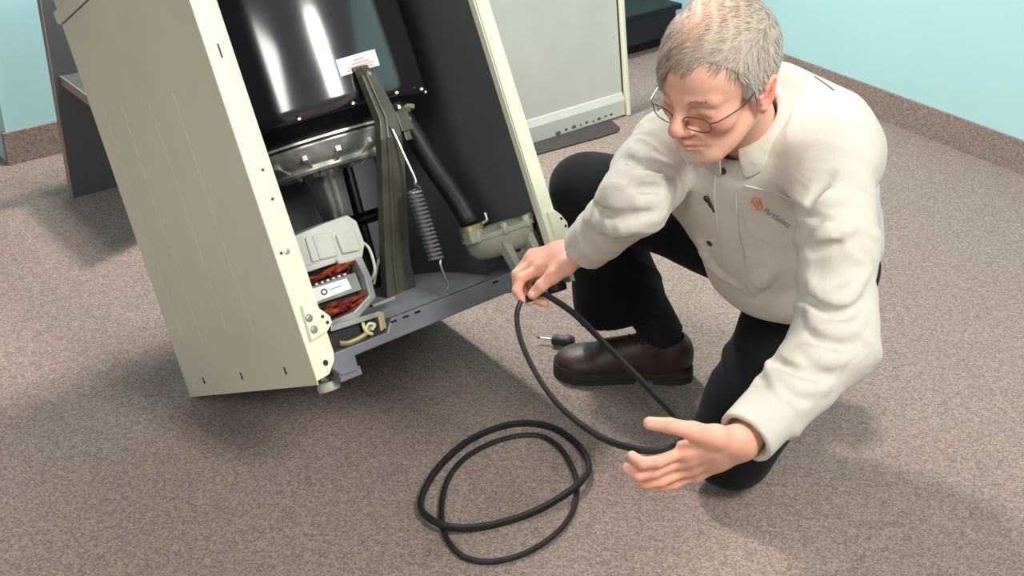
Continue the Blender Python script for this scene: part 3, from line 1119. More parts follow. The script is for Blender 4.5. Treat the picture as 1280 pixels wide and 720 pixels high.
    # cuffs: plain stiff bands with an opening
    for e_, w_, r0, r1 in ((EL_L, WR_L, .050, .0485), (EL_R, WR_R, .050, .0475)):
        d_ = unit(w_ - e_)

        def band(P, w_=w_, d_=d_, r0=r0, r1=r1):
            q = P - w_.astype(np.float32)
            t_ = q @ d_.astype(np.float32)
            rad = np.sqrt(np.maximum((q * q).sum(-1) - t_ * t_, 1e-9))
            rr_ = r0 + (r1 - r0) * np.clip((t_ + .065) / .065, 0, 1)
            return np.maximum(np.maximum(rad - rr_, t_ - .002), -.066 - t_)
        f.add(band, w_ - .1, w_ + .1, .004)
        f.cone(w_ - d_ * .04, w_ + d_ * .14, .037, .038, .003, op='s')

        def beyond(P, w_=w_, d_=d_):
            q = P - w_.astype(np.float32)
            t_ = q @ d_.astype(np.float32)
            rad = np.sqrt(np.maximum((q * q).sum(-1) - t_ * t_, 1e-9))
            return np.maximum(.003 - t_, rad - .075)
        f.add(beyond, w_ - .02, w_ + .12, .002, op='s')
    nu = unit(HEAD_O - NECK)
    f.cone(NECK + nu * .008, NECK + nu * .2, .064, .078, .008, op='s')
    return f.mesh(2)


# ------------------------------------------------------------------ head frame
def cam_dir(x, y, z):
    return CR * x + CU * y - _f * z


HF = unit(cam_dir(-.655, -.615, .44))
HU = cam_dir(-.22, .70, .68)
HU = unit(HU - HF * (HU @ HF))
HR = np.cross(HF, HU)               # his right
HROT = np.array([HR, HF, HU])       # rows: right, forward, up
HEAD_O = at(899, 103, 2.06)
HS = 1.05


def hw(x, y, z):
    return HEAD_O + HS * (HR * x + HF * y + HU * z)


def h_local(P):
    return ((P - HEAD_O) @ HROT.T) / HS


sv, sf = build_shirt()
shirt = np_mesh('shirt', sv, sf, 'shirt_cotton', MAN)
SH_BVH = BVHTree.FromPolygons([tuple(q) for q in sv], [tuple(int(i) for i in q) for q in sf])


def on_shirt(x, y, off=0.0):
    d_ = CR * (x - 640) / F - CU * (y - 360) / F + _f
    h_, n_, _, _ = SH_BVH.ray_cast(Vector(CC), Vector(unit(d_)))
    if h_ is None:
        h_, n_, _, _ = SH_BVH.find_nearest(Vector(at(x, y, 2.25)))
    h_, n_ = np.array(h_), np.array(n_)
    return h_ + n_ * off, n_


# ------------------------------------------------------------------ trousers
def build_trousers():
    pts = [HIP_L, HIP_R, KNEE_L, KNEE_R, ANK_L, ANK_R, PEL + V(0, 0, .1)]
    lo = np.min(pts, 0) - .17
    hi = np.max(pts, 0) + .15
    f = Field(lo, hi, .0052)
    f.ell(PEL + V(.0, .0, -.02), (.165, .13, .11), .04, R=FR_PE)
    # right leg, foot planted
    k2 = KNEE_R + V(-.008, 0, .0)
    f.cone(HIP_R, k2 * .85 + HIP_R * .15, .105, .088, .05, fold=folds(2.0, .008, .5, 0, 0, 1))
    f.cone(k2 * .85 + HIP_R * .15, k2, .088, .082, .03)
    hem = at(775, 372, 2.94)
    f.cone(k2, hem, .082, .108, .03, fold=folds(1.5, .008, .5, 1, 0, 1.1))
    f.cone(hem, at(800, 400, 2.95), .105, .075, .03)
    # left leg, knee on the carpet, shin running back
    f.cone(HIP_L, KNEE_L * .8 + HIP_L * .2, .11, .095, .05, fold=folds(2.2, .010, .5, 2, 0, 1))
    f.cone(KNEE_L * .8 + HIP_L * .2, KNEE_L, .095, .085, .03)
    f.cone(KNEE_L, ANK_L, .084, .07, .03, fold=folds(2.0, .01, .5, 1, 0, 1))
    s1 = sines(14, 6, 16, 40)
    f.disp(lambda P: .004 * s1(P))
    f.clip_plane((0, 0, .0035), (0, 0, 1))
    # cut the hem of the planted leg with a near level plane and hollow it
    ax = unit(ANK_R - KNEE_R)
    h0 = at(752, 402, 2.94)
    cutn = -unit(ax * .75 + V(0, 0, -1) * .55)

    def cutf(P):
        d_ = (P - h0.astype(np.float32)) @ cutn.astype(np.float32)
        return d_
    sl, P = f._sub(V(-.2, 2.3, -.05), V(.62, 2.95, .30))
    if sl is not None:
        dist = P[..., 0] * 0
        near = ((P - ANK_R.astype(np.float32)) ** 2).sum(-1) < .24 ** 2
        f.D[sl] = np.where(near, np.maximum(f.D[sl], -cutf(P)), f.D[sl])
    f.cone(h0 + V(.02, 0, .04), h0 + V(.05, 0, -.06), .07, .08, .006, op='s')
    return f.mesh(2)


tv, tf = build_trousers()
np_mesh('trousers', tv, tf, 'trouser_cloth', MAN)


# ------------------------------------------------------------------ body: head, neck, hands, hidden core
def skin_cols(Vt, base=(206, 150, 128)):
    c = np.tile(np.array(lin(base)[:3]), (len(Vt), 1))
    return c


def build_head():
    f = Field(HEAD_O - .2, HEAD_O + .19, .0024)
    E = lambda c, r, k=.02, op='u', rot=None: f.ell(hw(*c), np.array(r) * HS, k, op, HROT if rot is None else rot @ HROT)
    K = lambda a, b, ra, rb, k=.02, op='u': f.cone(hw(*a), hw(*b), ra * HS, rb * HS, k, op)
    E((0, -.008, .048), (.075, .098, .086))
    E((0, .046, .050), (.060, .047, .055), .03)
    E((0, .042, -.018), (.056, .049, .066), .03)
    E((0, .038, -.060), (.046, .048, .036), .03)
    E((0, .076, -.084), (.024, .019, .019), .025)
    for s in (-1, 1):
        E((s * .044, .062, -.014), (.020, .020, .018), .025)          # cheek
        K((s * .050, .008, -.045), (s * .026, .064, -.082), .016, .014, .03)  # jaw line
        K((s * .012, .091, .029), (s * .044, .076, .031), .0095, .008, .015)  # brow
    for s in (-1, 1):
        E((s * .031, .100, .010), (.019, .016, .013), .012, 's')       # eye socket
        E((s * .031, .0775, .011), (.0155, .0135, .0125), .004)        # lidded eye
        K((s * .019, .0895, .006), (s * .043, .082, .006), .0032, .0030, .005)  # lower lid
    K((0, .090, .024), (0, .115, -.010), .0088, .0115, .014)           # nose
    E((0, .1165, -.016), (.0125, .0118, .0105), .010)
    for s in (-1, 1):
        E((s * .0118, .104, -.0215), (.0080, .0106, .0078), .007)
        E((s * .0062, .110, -.0285), (.0036, .0045, .0036), .004, 's')
        K((s * .018, .093, -.026), (s * .030, .080, -.050), .0040, .0030, .012)   # nasolabial ridge
    K((-.020, .0885, -.0520), (0, .0975, -.0495), .0045, .0066, .008)   # upper lip
    K((.020, .0885, -.0520), (0, .0975, -.0495), .0045, .0066, .008)
    K((-.018, .0875, -.0595), (.0, .0945, -.0620), .0045, .0070, .007)  # lower lip
    K((.018, .0875, -.0595), (.0, .0945, -.0620), .0045, .0070, .007)
    K((-.024, .090, -.0570), (0, .1035, -.0560), .0022, .0024, .003, 's')
    K((.024, .090, -.0570), (0, .1035, -.0560), .0022, .0024, .003, 's')
    K((-.018, .098, -.0725), (.018, .098, -.0725), .004, .004, .010, 's')
    # ears
    for s in (-1, 1):
        ang = s * .32
        ca, sa = math.cos(ang), math.sin(ang)
        rot = np.array([[ca, sa, 0], [-sa, ca, 0], [0, 0, 1]])
        E((s * .079, -.012, -.003), (.0075, .0175, .0275), .008, rot=rot)
        E((s * .0865, -.008, .001), (.0050, .0095, .0150), .004, 's', rot=rot)
        K((s * .080, .000, -.022), (s * .078, .0, -.030), .0085, .006, .008)
        pr = []
        for q in range(9):
            a_ = -1.2 + q * .52
            pr.append((s * (.084 + .003 * math.sin(a_)), -.013 - .0145 * math.cos(a_ - .4) * 1.0, .001 + .0215 * math.sin(a_ + .2)))
        for a_, b_ in zip(pr[:-1], pr[1:]):
            K(a_, b_, .0040, .0040, .004)
        K((s * .081, .006, .000), (s * .081, .006, -.010), .004, .004, .004)  # tragus
    # neck
    nb = h_local(NECK - unit(HEAD_O - NECK) * .05)
    K((0, -.022, -.035), tuple(nb), .056, .058, .03)
    K((-.045, -.03, -.02), tuple(nb + V(-.02, .02, 0)), .018, .02, .03)
    Vt, Fc = f.mesh(2)
    L = h_local(Vt)
    c = skin_cols(Vt, (222, 170, 148))
    red = np.array(lin((202, 112, 98))[:3])
    pale = np.array(lin((226, 178, 158))[:3])

    def blend(mask, col):
        nonlocal c
        c = c * (1 - mask[:, None]) + np.array(col) * mask[:, None]
    g = lambda ctr, r: np.exp(-(((L - np.array(ctr)) / np.array(r)) ** 2).sum(1))
    blend(.65 * g((0, .118, -.018), (.018, .016, .015)), red)
    for s in (-1, 1):
        blend(.6 * g((s * .042, .068, -.02), (.026, .03, .024)), red)
        blend(.8 * g((s * .083, -.012, .0), (.012, .02, .03)), red)
        blend(.45 * g((s * .031, .092, .001), (.018, .012, .007)), np.array(lin((170, 104, 96))[:3]))
        blend(.55 * g((s * .031, .086, .008), (.016, .012, .004)), np.array(lin((150, 92, 84))[:3]))
    blend(.8 * g((0, .098, -.054), (.024, .014, .008)), np.array(lin((186, 100, 92))[:3]))
    blend(.6 * g((0, .07, .07), (.05, .03, .03)), pale)
    wr = .5 + .5 * np.sin(L[:, 2] * 900 + 8 * np.sin(L[:, 0] * 40))
    blend(.18 * wr * g((0, .08, .06), (.05, .03, .02)), np.array(lin((196, 130, 110))[:3]))
    # stubble on jaw and lip
    blend(.35 * np.clip(g((0, .06, -.075), (.06, .05, .025)), 0, 1), np.array(lin((196, 170, 158))[:3]))
    return Vt, Fc, c


def hand(wrist, fore, mcp, fingers, thumb, rf, rt, palm_r):
    pts = np.array([wrist, fore] + list(mcp) + [p for fg in fingers for p in fg] + list(thumb))
    f = Field(pts.min(0) - .035, pts.max(0) + .035, .0018)
    f.cone(fore, wrist, .029, .0255, .01)
    wl = unit(mcp[3] - mcp[0])
    for i, m_ in enumerate(mcp):
        off = wl * (i - 1.5) * .011
        f.cone(wrist + off, m_, .0200, palm_r - .0006 * i, .014)
    f.cone(mcp[0], mcp[3], palm_r - .002, palm_r - .003, .012)
    f.cone((wrist + mcp[0]) / 2, (wrist + mcp[3]) / 2, .018, .017, .015)
    for i, (m_, fg) in enumerate(zip(mcp, fingers)):
        r0 = rf * (1.0, 1.03, .97, .86)[i]
        ch = [m_] + list(fg)
        rad = [r0 * 1.08, r0 * 1.03, r0 * .94, r0 * .82]
        for j in range(3):
            f.cone(ch[j], ch[j + 1], rad[j], rad[j + 1], .0035)
    cm, mc, ip, tp = thumb
    f.cone((wrist * .6 + cm * .4), cm, .019, .0175, .012)
    f.cone(cm, mc, .0175, rt * 1.12, .012)
    f.cone(mc, ip, rt * 1.08, rt, .004)
    f.cone(ip, tp, rt, rt * .84, .003)
    f.cone(mc, mcp[0] * .5 + wrist * .5, .012, .013, .012)             # web
    Vt, Fc = f.mesh(1)
    c = skin_cols(Vt, (222, 166, 144))
    red = np.array(lin((205, 122, 106))[:3])
    pale = np.array(lin((228, 178, 156))[:3])
    for fg in list(fingers) + [thumb[1:]]:
        for k, q in enumerate(fg):
            m_ = .55 * np.exp(-((Vt - q) ** 2).sum(1) / .009 ** 2)
            tcol = red if k < len(fg) - 1 else pale
            c = c * (1 - m_[:, None]) + tcol * m_[:, None]
    for q in mcp:
        m_ = .45 * np.exp(-((Vt - q) ** 2).sum(1) / .012 ** 2)
        c = c * (1 - m_[:, None]) + red * m_[:, None]
    return Vt, Fc, c


R_MCP = [at(674, 337, 2.362), at(665, 329, 2.378), at(662, 323, 2.398), at(666, 319, 2.418)]
R_FING = [[at(651, 348, 2.345), at(646, 363, 2.342), at(653, 374, 2.346)],
          [at(646, 343, 2.365), at(647, 365, 2.362), at(662, 377, 2.366)],
          [at(648, 340, 2.392), at(655, 370, 2.384), at(681, 379, 2.372)],
          [at(655, 336, 2.412), at(662, 364, 2.402), at(678, 372, 2.390)]]
R_TH = [at(707, 332, 2.336), at(691, 345, 2.326), at(677, 357, 2.326), at(666, 368, 2.336)]
L_MCP = [at(854, 563, 1.925), at(850, 576, 1.940), at(857, 587, 1.962), at(869, 593, 1.985)]
L_FING = [[at(822, 577, 1.905), at(803, 579, 1.905), at(790, 570, 1.912)],
          [at(817, 590, 1.920), at(798, 594, 1.920), at(784, 585, 1.926)],
          [at(826, 601, 1.945), at(807, 604, 1.942), at(794, 596, 1.944)],
          [at(842, 605, 1.975), at(827, 608, 1.972), at(815, 602, 1.970)]]
L_TH = [at(895, 546, 1.915), at(866, 539, 1.898), at(838, 532, 1.894), at(812, 529, 1.900)]


def build_body():
    parts = [build_head()]
    d_ = unit(WR_R - EL_R)
    parts.append(hand(WR_R + d_ * .012, WR_R - d_ * .045, R_MCP, R_FING, R_TH, .0098, .0122, .0135))
    d_ = unit(WR_L - EL_L)
    parts.append(hand(WR_L + d_ * .012, WR_L - d_ * .045, L_MCP, L_FING, L_TH, .0100, .0122, .0140))
    pts = [SH_L, SH_R, EL_L, EL_R, WR_L, WR_R, NECK, KNEE_L, KNEE_R, ANK_L, ANK_R]
    f = Field(np.min(pts, 0) - .1, np.max(pts, 0) + .1, .009)
    f.ell(CHEST - FR_CH[1] * .02, (.13, .085, .15), .04, R=FR_CH)
    f.ell(WAIST, (.125, .095, .14), .05, R=FR_WA)
    f.ell(PEL, (.14, .105, .10), .05, R=FR_PE)
    f.cone(NECK, CHEST, .045, .06, .04)
    f.cone(SH_L, SH_R, .04, .04, .04)
    for a_, b_, c_ in ((SH_L, EL_L, WR_L), (SH_R, EL_R, WR_R)):
        f.cone(a_, b_, .044, .036, .03)
        f.cone(b_, c_, .036, .027, .02)
    for a_, b_, c_ in ((HIP_L, KNEE_L, ANK_L), (HIP_R, KNEE_R, ANK_R)):
        f.cone(a_, b_, .075, .052, .03)
        f.cone(b_, c_, .052, .036, .02)
    Vt, Fc = f.mesh(1)
    parts.append((Vt, Fc, skin_cols(Vt)))
    off, Vs, Fs, Cs = 0, [], [], []
    for v_, f_, c_ in parts:
        Vs.append(v_)
        Fs.append(f_ + off)
        Cs.append(c_)
        off += len(v_)
    return np.concatenate(Vs), np.concatenate(Fs), np.concatenate(Cs)


bv, bf, bc = build_body()
np_mesh('body', bv, bf, 'skin', MAN, bc)


# thumb nails
def nail(tip, prev, nrm, w_, l_, name='thumb_nail'):
    ax = unit(tip - prev)
    n_ = unit(nrm - ax * (nrm @ ax))
    sd = np.cross(ax, n_)
    m = MB()
    vs, fs = [], []
    for j in range(5):
        for i in range(5):
            u_, v_ = (i / 4 - .5) * 2, j / 4
            ww = w_ * (.8 + .2 * math.sin(v_ * math.pi)) * (1 if j < 4 else .75)
            p = tip + ax * (v_ - .62) * l_ + sd * u_ * ww + n_ * (.0100 - .0028 * u_ * u_ - .0016 * max(0, v_ - .7))
            vs.append(p)
    for j in range(4):
        for i in range(4):
            fs.append((j * 5 + i, j * 5 + i + 1, j * 5 + 6 + i, j * 5 + 5 + i))
    m.add(vs, fs)
    o = m.build(name, 'nail_pink', MAN, smooth=True)
    o.modifiers.new('thick', 'SOLIDIFY').thickness = .0012


mat('nail_pink', (228, 190, 174), .35, coat=.2)
nail(R_TH[3], R_TH[2], unit(CC - R_TH[3]) + V(-.1, 0, .2), .0062, .013)
nail(L_TH[3], L_TH[2], unit(CC - L_TH[3]) * .5 + V(0, 0, 1.0), .0062, .013)


# ------------------------------------------------------------------ hair, brows, beard
def build_hair():
    f = Field(HEAD_O - .16, HEAD_O + .19, .0028)

    def shell(P):
        L = ((P - HEAD_O.astype(np.float32)) @ HROT.T.astype(np.float32)) / HS
        x, y, z = L[..., 0], L[..., 1], L[..., 2]
        q = np.stack([x / .075, (y + .008) / .098, (z - .048) / .086], -1)
        n1 = np.sqrt((q * q).sum(-1)) + 1e-6
        top = np.clip((z - .085) / .05, 0, 1)
        crown = np.exp(-((x / .042) ** 2 + ((y + .01) / .06) ** 2)) * (z > .08)
        th = .0095 + .004 * np.clip((.09 - z) / .05, 0, 1) - .0035 * crown
        ang = np.arctan2(x, y + .2)
        streak = np.sin(ang * 95 + 9 * np.sin(y * 45) + 5 * np.sin(z * 60)) * .0005 + np.sin(ang * 41 + z * 110 + 6 * np.sin(y * 30)) * .0006
        d = (n1 - 1) * .080 - th - streak
        # hairline: recedes above the forehead, drops past the ear to the nape
        temple = .026 * np.exp(-((np.abs(x) - .046) / .020) ** 2) * (y > .03)
        line = .030 + .62 * y + temple * (x < 0) - .034 * np.clip((x - .004) / .04, 0, 1) * np.clip((y - .02) / .03, 0, 1)
        line = np.where((np.abs(x) > .062) & (y > -.005) & (y < .03), np.minimum(line, .004), line)
        line = np.where(y < -.03, -.055 + .0 * y, line)
        line = np.where((y >= -.03) & (y < -.005), .012, line) + .004 * np.sin(x * 160) + .003 * np.sin(x * 70 + 1)
        edge = (line - z) * .75
        return np.maximum(d, edge) * HS
    f.add(shell, HEAD_O - .15, HEAD_O + .18, .004)
    Vt, Fc = f.mesh(1)
    L = h_local(Vt)
    grey = np.array(lin((160, 148, 134))[:3])
    white = np.array(lin((196, 190, 180))[:3])
    brown = np.array(lin((128, 106, 90))[:3])
    scalp = np.array(lin((226, 188, 164))[:3])
    ang = np.arctan2(L[:, 0], L[:, 1] + .2)
    st = .5 + .5 * np.sin(ang * 120 + 10 * np.sin(L[:, 1] * 45) + 60 * L[:, 2])
    side_ = np.clip((.09 - L[:, 2]) / .05, 0, 1)
    st = st * .3 + .35 * side_
    c = grey * (1 - st[:, None]) + white * st[:, None]
    m_ = .85 * np.exp(-(((L[:, 0] - .01) / .06) ** 2 + ((L[:, 1] - .07) / .040) ** 2)) * (.7 + .3 * np.sin(ang * 70 + 30 * L[:, 1]))
    c = c * (1 - m_[:, None]) + brown * m_[:, None]
    m_ = .72 * np.exp(-(((L[:, 0] - .005) / .045) ** 2 + ((L[:, 1] - .005) / .055) ** 2)) * (L[:, 2] > .09)
    c = c * (1 - m_[:, None]) + scalp * m_[:, None]
    return Vt, Fc, c


hv, hf, hc = build_hair()
hair = np_mesh('hair', hv, hf, 'hair', MAN, hc)


def strands(name, roots, dirs, length, width, cols, parent, curl=.3, seed=1):
    """fine tapered strands, all part of one head of hair"""
    rs_ = np.random.RandomState(seed)
    Vs, Fs, Cs = [], [], []
    for r_, (nrm, dr), ln, cc in zip(roots, dirs, length, cols):
        sd = np.cross(dr, nrm)
        sd = sd / (np.linalg.norm(sd) + 1e-9)
        j = rs_.normal(0, curl, 3)
        p = [r_ + (dr * t_ + nrm * (.28 * t_ * (1.15 - t_)) + j * t_ * t_ * .35) * ln for t_ in (0, .35, .7, 1.0)]
        o = len(Vs)
        for q, w_ in zip(p[:3], (1, .85, .55)):
            Vs += [q - sd * width * w_, q + sd * width * w_]
        Vs.append(p[3])
        Fs += [(o, o + 1, o + 3), (o, o + 3, o + 2), (o + 2, o + 3, o + 5), (o + 2, o + 5, o + 4), (o + 4, o + 5, o + 6)]
        Cs += [cc] * 7
    return np_mesh(name, np.array(Vs), np.array(Fs), 'hair', parent, np.array(Cs))


rsn = np.random.RandomState(5)
me_ = hair.data
sel = rsn.choice(len(hv), 9000)
L_ = h_local(hv[sel])
nrm_ = np.stack([L_[:, 0] / .075 ** 2, (L_[:, 1] + .008) / .098 ** 2, (L_[:, 2] - .048) / .086 ** 2], 1)
nrm_ /= np.linalg.norm(nrm_, axis=1)[:, None]
# combed: forward and to his right on top, down and back at the sides
topw = np.clip((L_[:, 2] - .06) / .05, 0, 1)[:, None]
dr_ = topw * np.array([.55, .75, -.1]) + (1 - topw) * np.array([0, -.35, -1.0]) + rsn.normal(0, .12, L_.shape)
dr_ = dr_ - nrm_ * (dr_ * nrm_).sum(1)[:, None]
dr_ /= np.linalg.norm(dr_, axis=1)[:, None] + 1e-9
ln_ = (.020 + .012 * rsn.rand(len(sel))) * (1 - .35 * topw[:, 0])
cc_ = hc[sel] * rsn.uniform(.75, 1.3, (len(sel), 1))
strands('hair_strands', hv[sel] - (nrm_ @ HROT) * .001, list(zip(nrm_ @ HROT, dr_ @ HROT)), ln_, .00065, np.clip(cc_, 0, 1), hair, .25, 3)

# eyebrows and chin beard
for s in (-1, 1):
    rr_, dd_, ll_, cl_ = [], [], [], []
    for k in range(60):
        u_ = rsn.rand()
        p = V(s * (.012 + .034 * u_), .1005 - .016 * u_ ** 1.4, .030 + .005 * math.sin(u_ * 2.6) + rsn.normal(0, .0022))
        rr_.append(hw(*p))
        dd_.append((HF, unit(HR * s * .9 + HU * .35 + HF * .25 + rsn.normal(0, .15, 3))))
        ll_.append(.009 + .004 * rsn.rand())
        cl_.append(np.array(lin((178, 158, 142))[:3]) * rsn.uniform(.8, 1.2))
    strands('eyebrow', rr_, dd_, ll_, .0006, cl_, MAN, .2, 8)
rr_, dd_, ll_, cl_ = [], [], [], []
for k in range(1100):
    a_ = rsn.normal(0, .55)
    zz = -.082 + rsn.normal(0, .011)
    p = V(.030 * math.sin(a_), .068 + .027 * math.cos(a_) - .5 * max(0, -.086 - zz), zz)
    rr_.append(hw(*p))
    dd_.append((HF, unit(HF * .35 - HU * .9 + HR * .3 * math.sin(a_) + rsn.normal(0, .15, 3))))
    ll_.append(.0045 + .003 * rsn.rand())
    cl_.append(np.array(lin((206, 196, 184))[:3]) * rsn.uniform(.8, 1.15))
strands('chin_beard', rr_, dd_, ll_, .0006, cl_, MAN, .25, 9)

# ------------------------------------------------------------------ spectacles
GL = empty('spectacles')
GL.parent = MAN
gz, gy = .000, .108
for s in (-1, 1):
    ring = []
    for k in range(28):
        a_ = 2 * math.pi * k / 28
        cx, cz = math.cos(a_), math.sin(a_)
        ex = .0225 * math.copysign(abs(cx) ** .75, cx)
        ez = .0145 * math.copysign(abs(cz) ** .75, cz)
        xx = s * .0325 + ex
        ring.append(hw(xx, gy - .010 * ((abs(xx) / .06) ** 2) + ez * .12, gz + ez))
    MB().tube(ring, .0011, n=6, closed=True).build('rim', 'wire_frame_metal', GL, smooth=True)
    m = MB()
    m.add(ring, [tuple(range(28))])
    lo_ = m.build('lens', 'lens_glass', GL)
    lo_.modifiers.new('thick', 'SOLIDIFY').thickness = .0010
    MB().tube(spline([hw(s * .055, gy - .009, gz + .006), hw(s * .066, gy - .020, gz + .008), hw(s * .078, .040, .010), hw(s * .0835, .002, .026), hw(s * .084, -.018, .018), hw(s * .082, -.028, .0)], 5), .0012, n=6).build('temple', 'wire_frame_metal', GL, smooth=True)
    MB().tube(spline([hw(s * .010, gy - .002, gz + .003), hw(s * .0095, gy - .006, gz - .003), hw(s * .0105, gy - .009, gz - .008)], 4), .0012, n=6).build('nose_pad', 'wire_frame_metal', GL, smooth=True)
MB().tube(spline([hw(-.0085, gy, gz + .004), hw(0, gy + .003, gz + .008), hw(.0085, gy, gz + .004)], 5), .0012, n=6).build('bridge', 'wire_frame_metal', GL, smooth=True)

# ------------------------------------------------------------------ shirt details
# collar: stand and folded leaf round the neck
NU = unit(unit(HEAD_O - NECK) * .55 + FR_CH[2] * .75)
cf = unit(FR_CH[1] - NU * (FR_CH[1] @ NU))
cl = np.cross(cf, NU)
cvs, cfs = [], []
NA = 44
for i in range(NA + 1):
    a_ = -2.95 + 5.9 * i / NA                 # 0 = nape
    rd = -cf * math.cos(a_) + cl * math.sin(a_)
    front = max(0, (abs(a_) - 1.9) / 1.05)
    prof = [(.066, -.012), (.066, .020), (.069, .036 - .020 * front), (.077, .037 - .022 * front), (.088 + .002 * front, .018 - .022 * front), (.097 + .004 * front, -.004 - .032 * front)]
    for r_, z_ in prof:
        cvs.append(NECK + rd * r_ + NU * (z_ + .016) - cf * .004)
n_ = 6
for i in range(NA):
    for j in range(n_ - 1):
        cfs.append((i * n_ + j, i * n_ + j + 1, (i + 1) * n_ + j + 1, (i + 1) * n_ + j))
col_o = MB().add(cvs, cfs).build('collar', 'shirt_cotton', shirt, smooth=True)
md = col_o.modifiers.new('thick', 'SOLIDIFY')
md.thickness = .003
md = col_o.modifiers.new('sub', 'SUBSURF')
md.levels = md.render_levels = 1


def ribbon_on_shirt(pix, r, name, material, off=.0008, parent=None, n=4, flat=None):
    pts = [on_shirt(x, y, off)[0] for x, y in pix]
    return MB().tube(spline(pts, n), r, n=6).build(name, material, parent or shirt, smooth=True)


# placket edge, yoke and pocket seams
ribbon_on_shirt([(896, 205), (893, 235), (896, 275), (904, 320), (918, 362)], .0016, 'placket_edge', 'shirt_cotton')
ribbon_on_shirt([(922, 212), (920, 250), (924, 290), (932, 330), (944, 372)], .0016, 'placket_edge', 'shirt_cotton')
ribbon_on_shirt([(932, 232), (927, 262), (934, 288), (952, 302), (975, 308), (986, 306)], .0016, 'pocket_seam', 'shirt_cotton')
ribbon_on_shirt([(932, 232), (950, 236), (972, 242), (990, 250)], .0016, 'pocket_seam', 'shirt_cotton')
ribbon_on_shirt([(1018, 96), (1030, 104), (1042, 113)], .0014, 'shoulder_seam', 'thread_grey')
for x, y in ((904, 214), (887, 304)):
    p, n_ = on_shirt(x, y, .0)
    m = MB().lathe([(.0062, 0), (.0066, .0012), (.0055, .0024), (.003, .0020)], n=16)
    o = m.build('button', 'button_brown', shirt, smooth=True, loc=tuple(p))
    o.rotation_euler = Vector(n_).to_track_quat('Z', 'Y').to_euler()
# embroidered emblem: small orange house outline followed by grey lettering
ribbon_on_shirt([(938, 252), (943, 246.5), (950, 248), (949.5, 250), (953, 259), (947, 262.5), (942, 253.5), (938, 252)], .0015, 'embroidered_emblem', 'thread_orange', .001, n=1)
ribbon_on_shirt([(948, 258.5), (945, 252), (947.5, 251), (949, 254.5), (946.6, 255.6)], .0010, 'embroidered_emblem', 'thread_orange', .001, n=2)
fc = bpy.data.curves.new('embroidered_letters', 'FONT')
fc.body = 'PartSelect'
fc.size = 1.0
fo = bpy.data.objects.new('lettering_source', fc)
COL.objects.link(fo)
bpy.context.view_layer.update()
fm = bpy.data.meshes.new_from_object(fo.evaluated_get(bpy.context.evaluated_depsgraph_get()))
bpy.data.objects.remove(fo)
co_ = np.array([v.co[:] for v in fm.vertices])
wd_ = co_[:, 0].max()
t0_, t1_ = on_shirt(953, 263)[0], on_shirt(985, 285)[0]
nx_ = unit(t1_ - t0_)
nn_ = on_shirt(968, 273)[1]
ny_ = unit(np.cross(nn_, nx_))
sc_ = np.linalg.norm(t1_ - t0_) / wd_
for v, c_ in zip(fm.vertices, co_):
    w_ = t0_ + nx_ * c_[0] * sc_ + ny_ * c_[1] * sc_
    h_, n__, _, _ = SH_BVH.find_nearest(Vector(w_))
    v.co = h_ + n__ * .0016
fm.materials.clear()
fm.materials.append(MATS['thread_grey'])
lo_ = bpy.data.objects.new('embroidered_letters', fm)
COL.objects.link(lo_)
lo_.parent = shirt

# clip-on microphone
p, n_ = on_shirt(887, 250, .004)
q = empty('clip_microphone', loc=tuple(p))
tag(q, 'tiny black clip-on microphone on the front of the beige shirt', 'microphone')
p1 = on_shirt(884, 245, .006)[0] - p
p2 = on_shirt(891, 256, .006)[0] - p
p3 = on_shirt(893, 264, .002)[0] - p
MB().tube([p1 * 1.3, p1, p1 * .2], [.003, .0048, .0046], n=10).build('capsule', 'mic_black', q, smooth=True)
MB().tube([p1 * .2, p2], [.0028, .0034], n=8).build('clip', 'mic_black', q, smooth=True)
MB().tube([p2, p3], .0016, n=8).build('cable', 'mic_black', q, smooth=True)

# ------------------------------------------------------------------ shoes and sock
MB().tube([ANK_R + unit(KNEE_R - ANK_R) * .14, ANK_R + V(.0, 0, .03), ANK_R + V(.005, 0, -.02)], [.056, .050, .036], n=20).build('sock', 'sock_black', MAN, smooth=True)


def build_shoe():
    """local: x towards the toe from the heel, y left, z up, sole on z=0"""
    f = Field((-.03, -.07, .0), (.36, .07, .16), .003)
    f.ell((.055, 0, .055), (.055, .040, .055), .03)
    f.ell((.15, 0, .045), (.10, .043, .045), .04)
    f.ell((.245, -.004, .036), (.075, .052, .036), .04)
    f.ell((.272, -.004, .034), (.054, .050, .027), .03)
    f.cone((.13, 0, .085), (.20, 0, .066), .030, .028, .03)
    f.cone((.052, 0, .082), (.085, 0, .098), .047, .045, .02)
    f.cone((.062, 0, .095), (.075, 0, .18), .036, .042, .006, 's')
    f.clip_plane((0, 0, .022), (0, 0, 1))
    return f.mesh(2)


def shoe_outline(grow):
    pts = [(.0, 0), (.008, .026), (.05, .040), (.11, .038), (.17, .044), (.24, .055), (.29, .050), (.322, .028), (.332, -.004),
           (.324, -.034), (.29, -.054), (.24, -.057), (.17, -.046), (.11, -.040), (.05, -.041), (.008, -.027)]
    P = spline([V(x, y, 0) for x, y in pts], 4, True)
    c = V(.165, 0, 0)
    return [tuple(((q - c) * (1 + grow) + c)[:2]) for q in P]


shv, shf = build_shoe()
shoe_parts = []


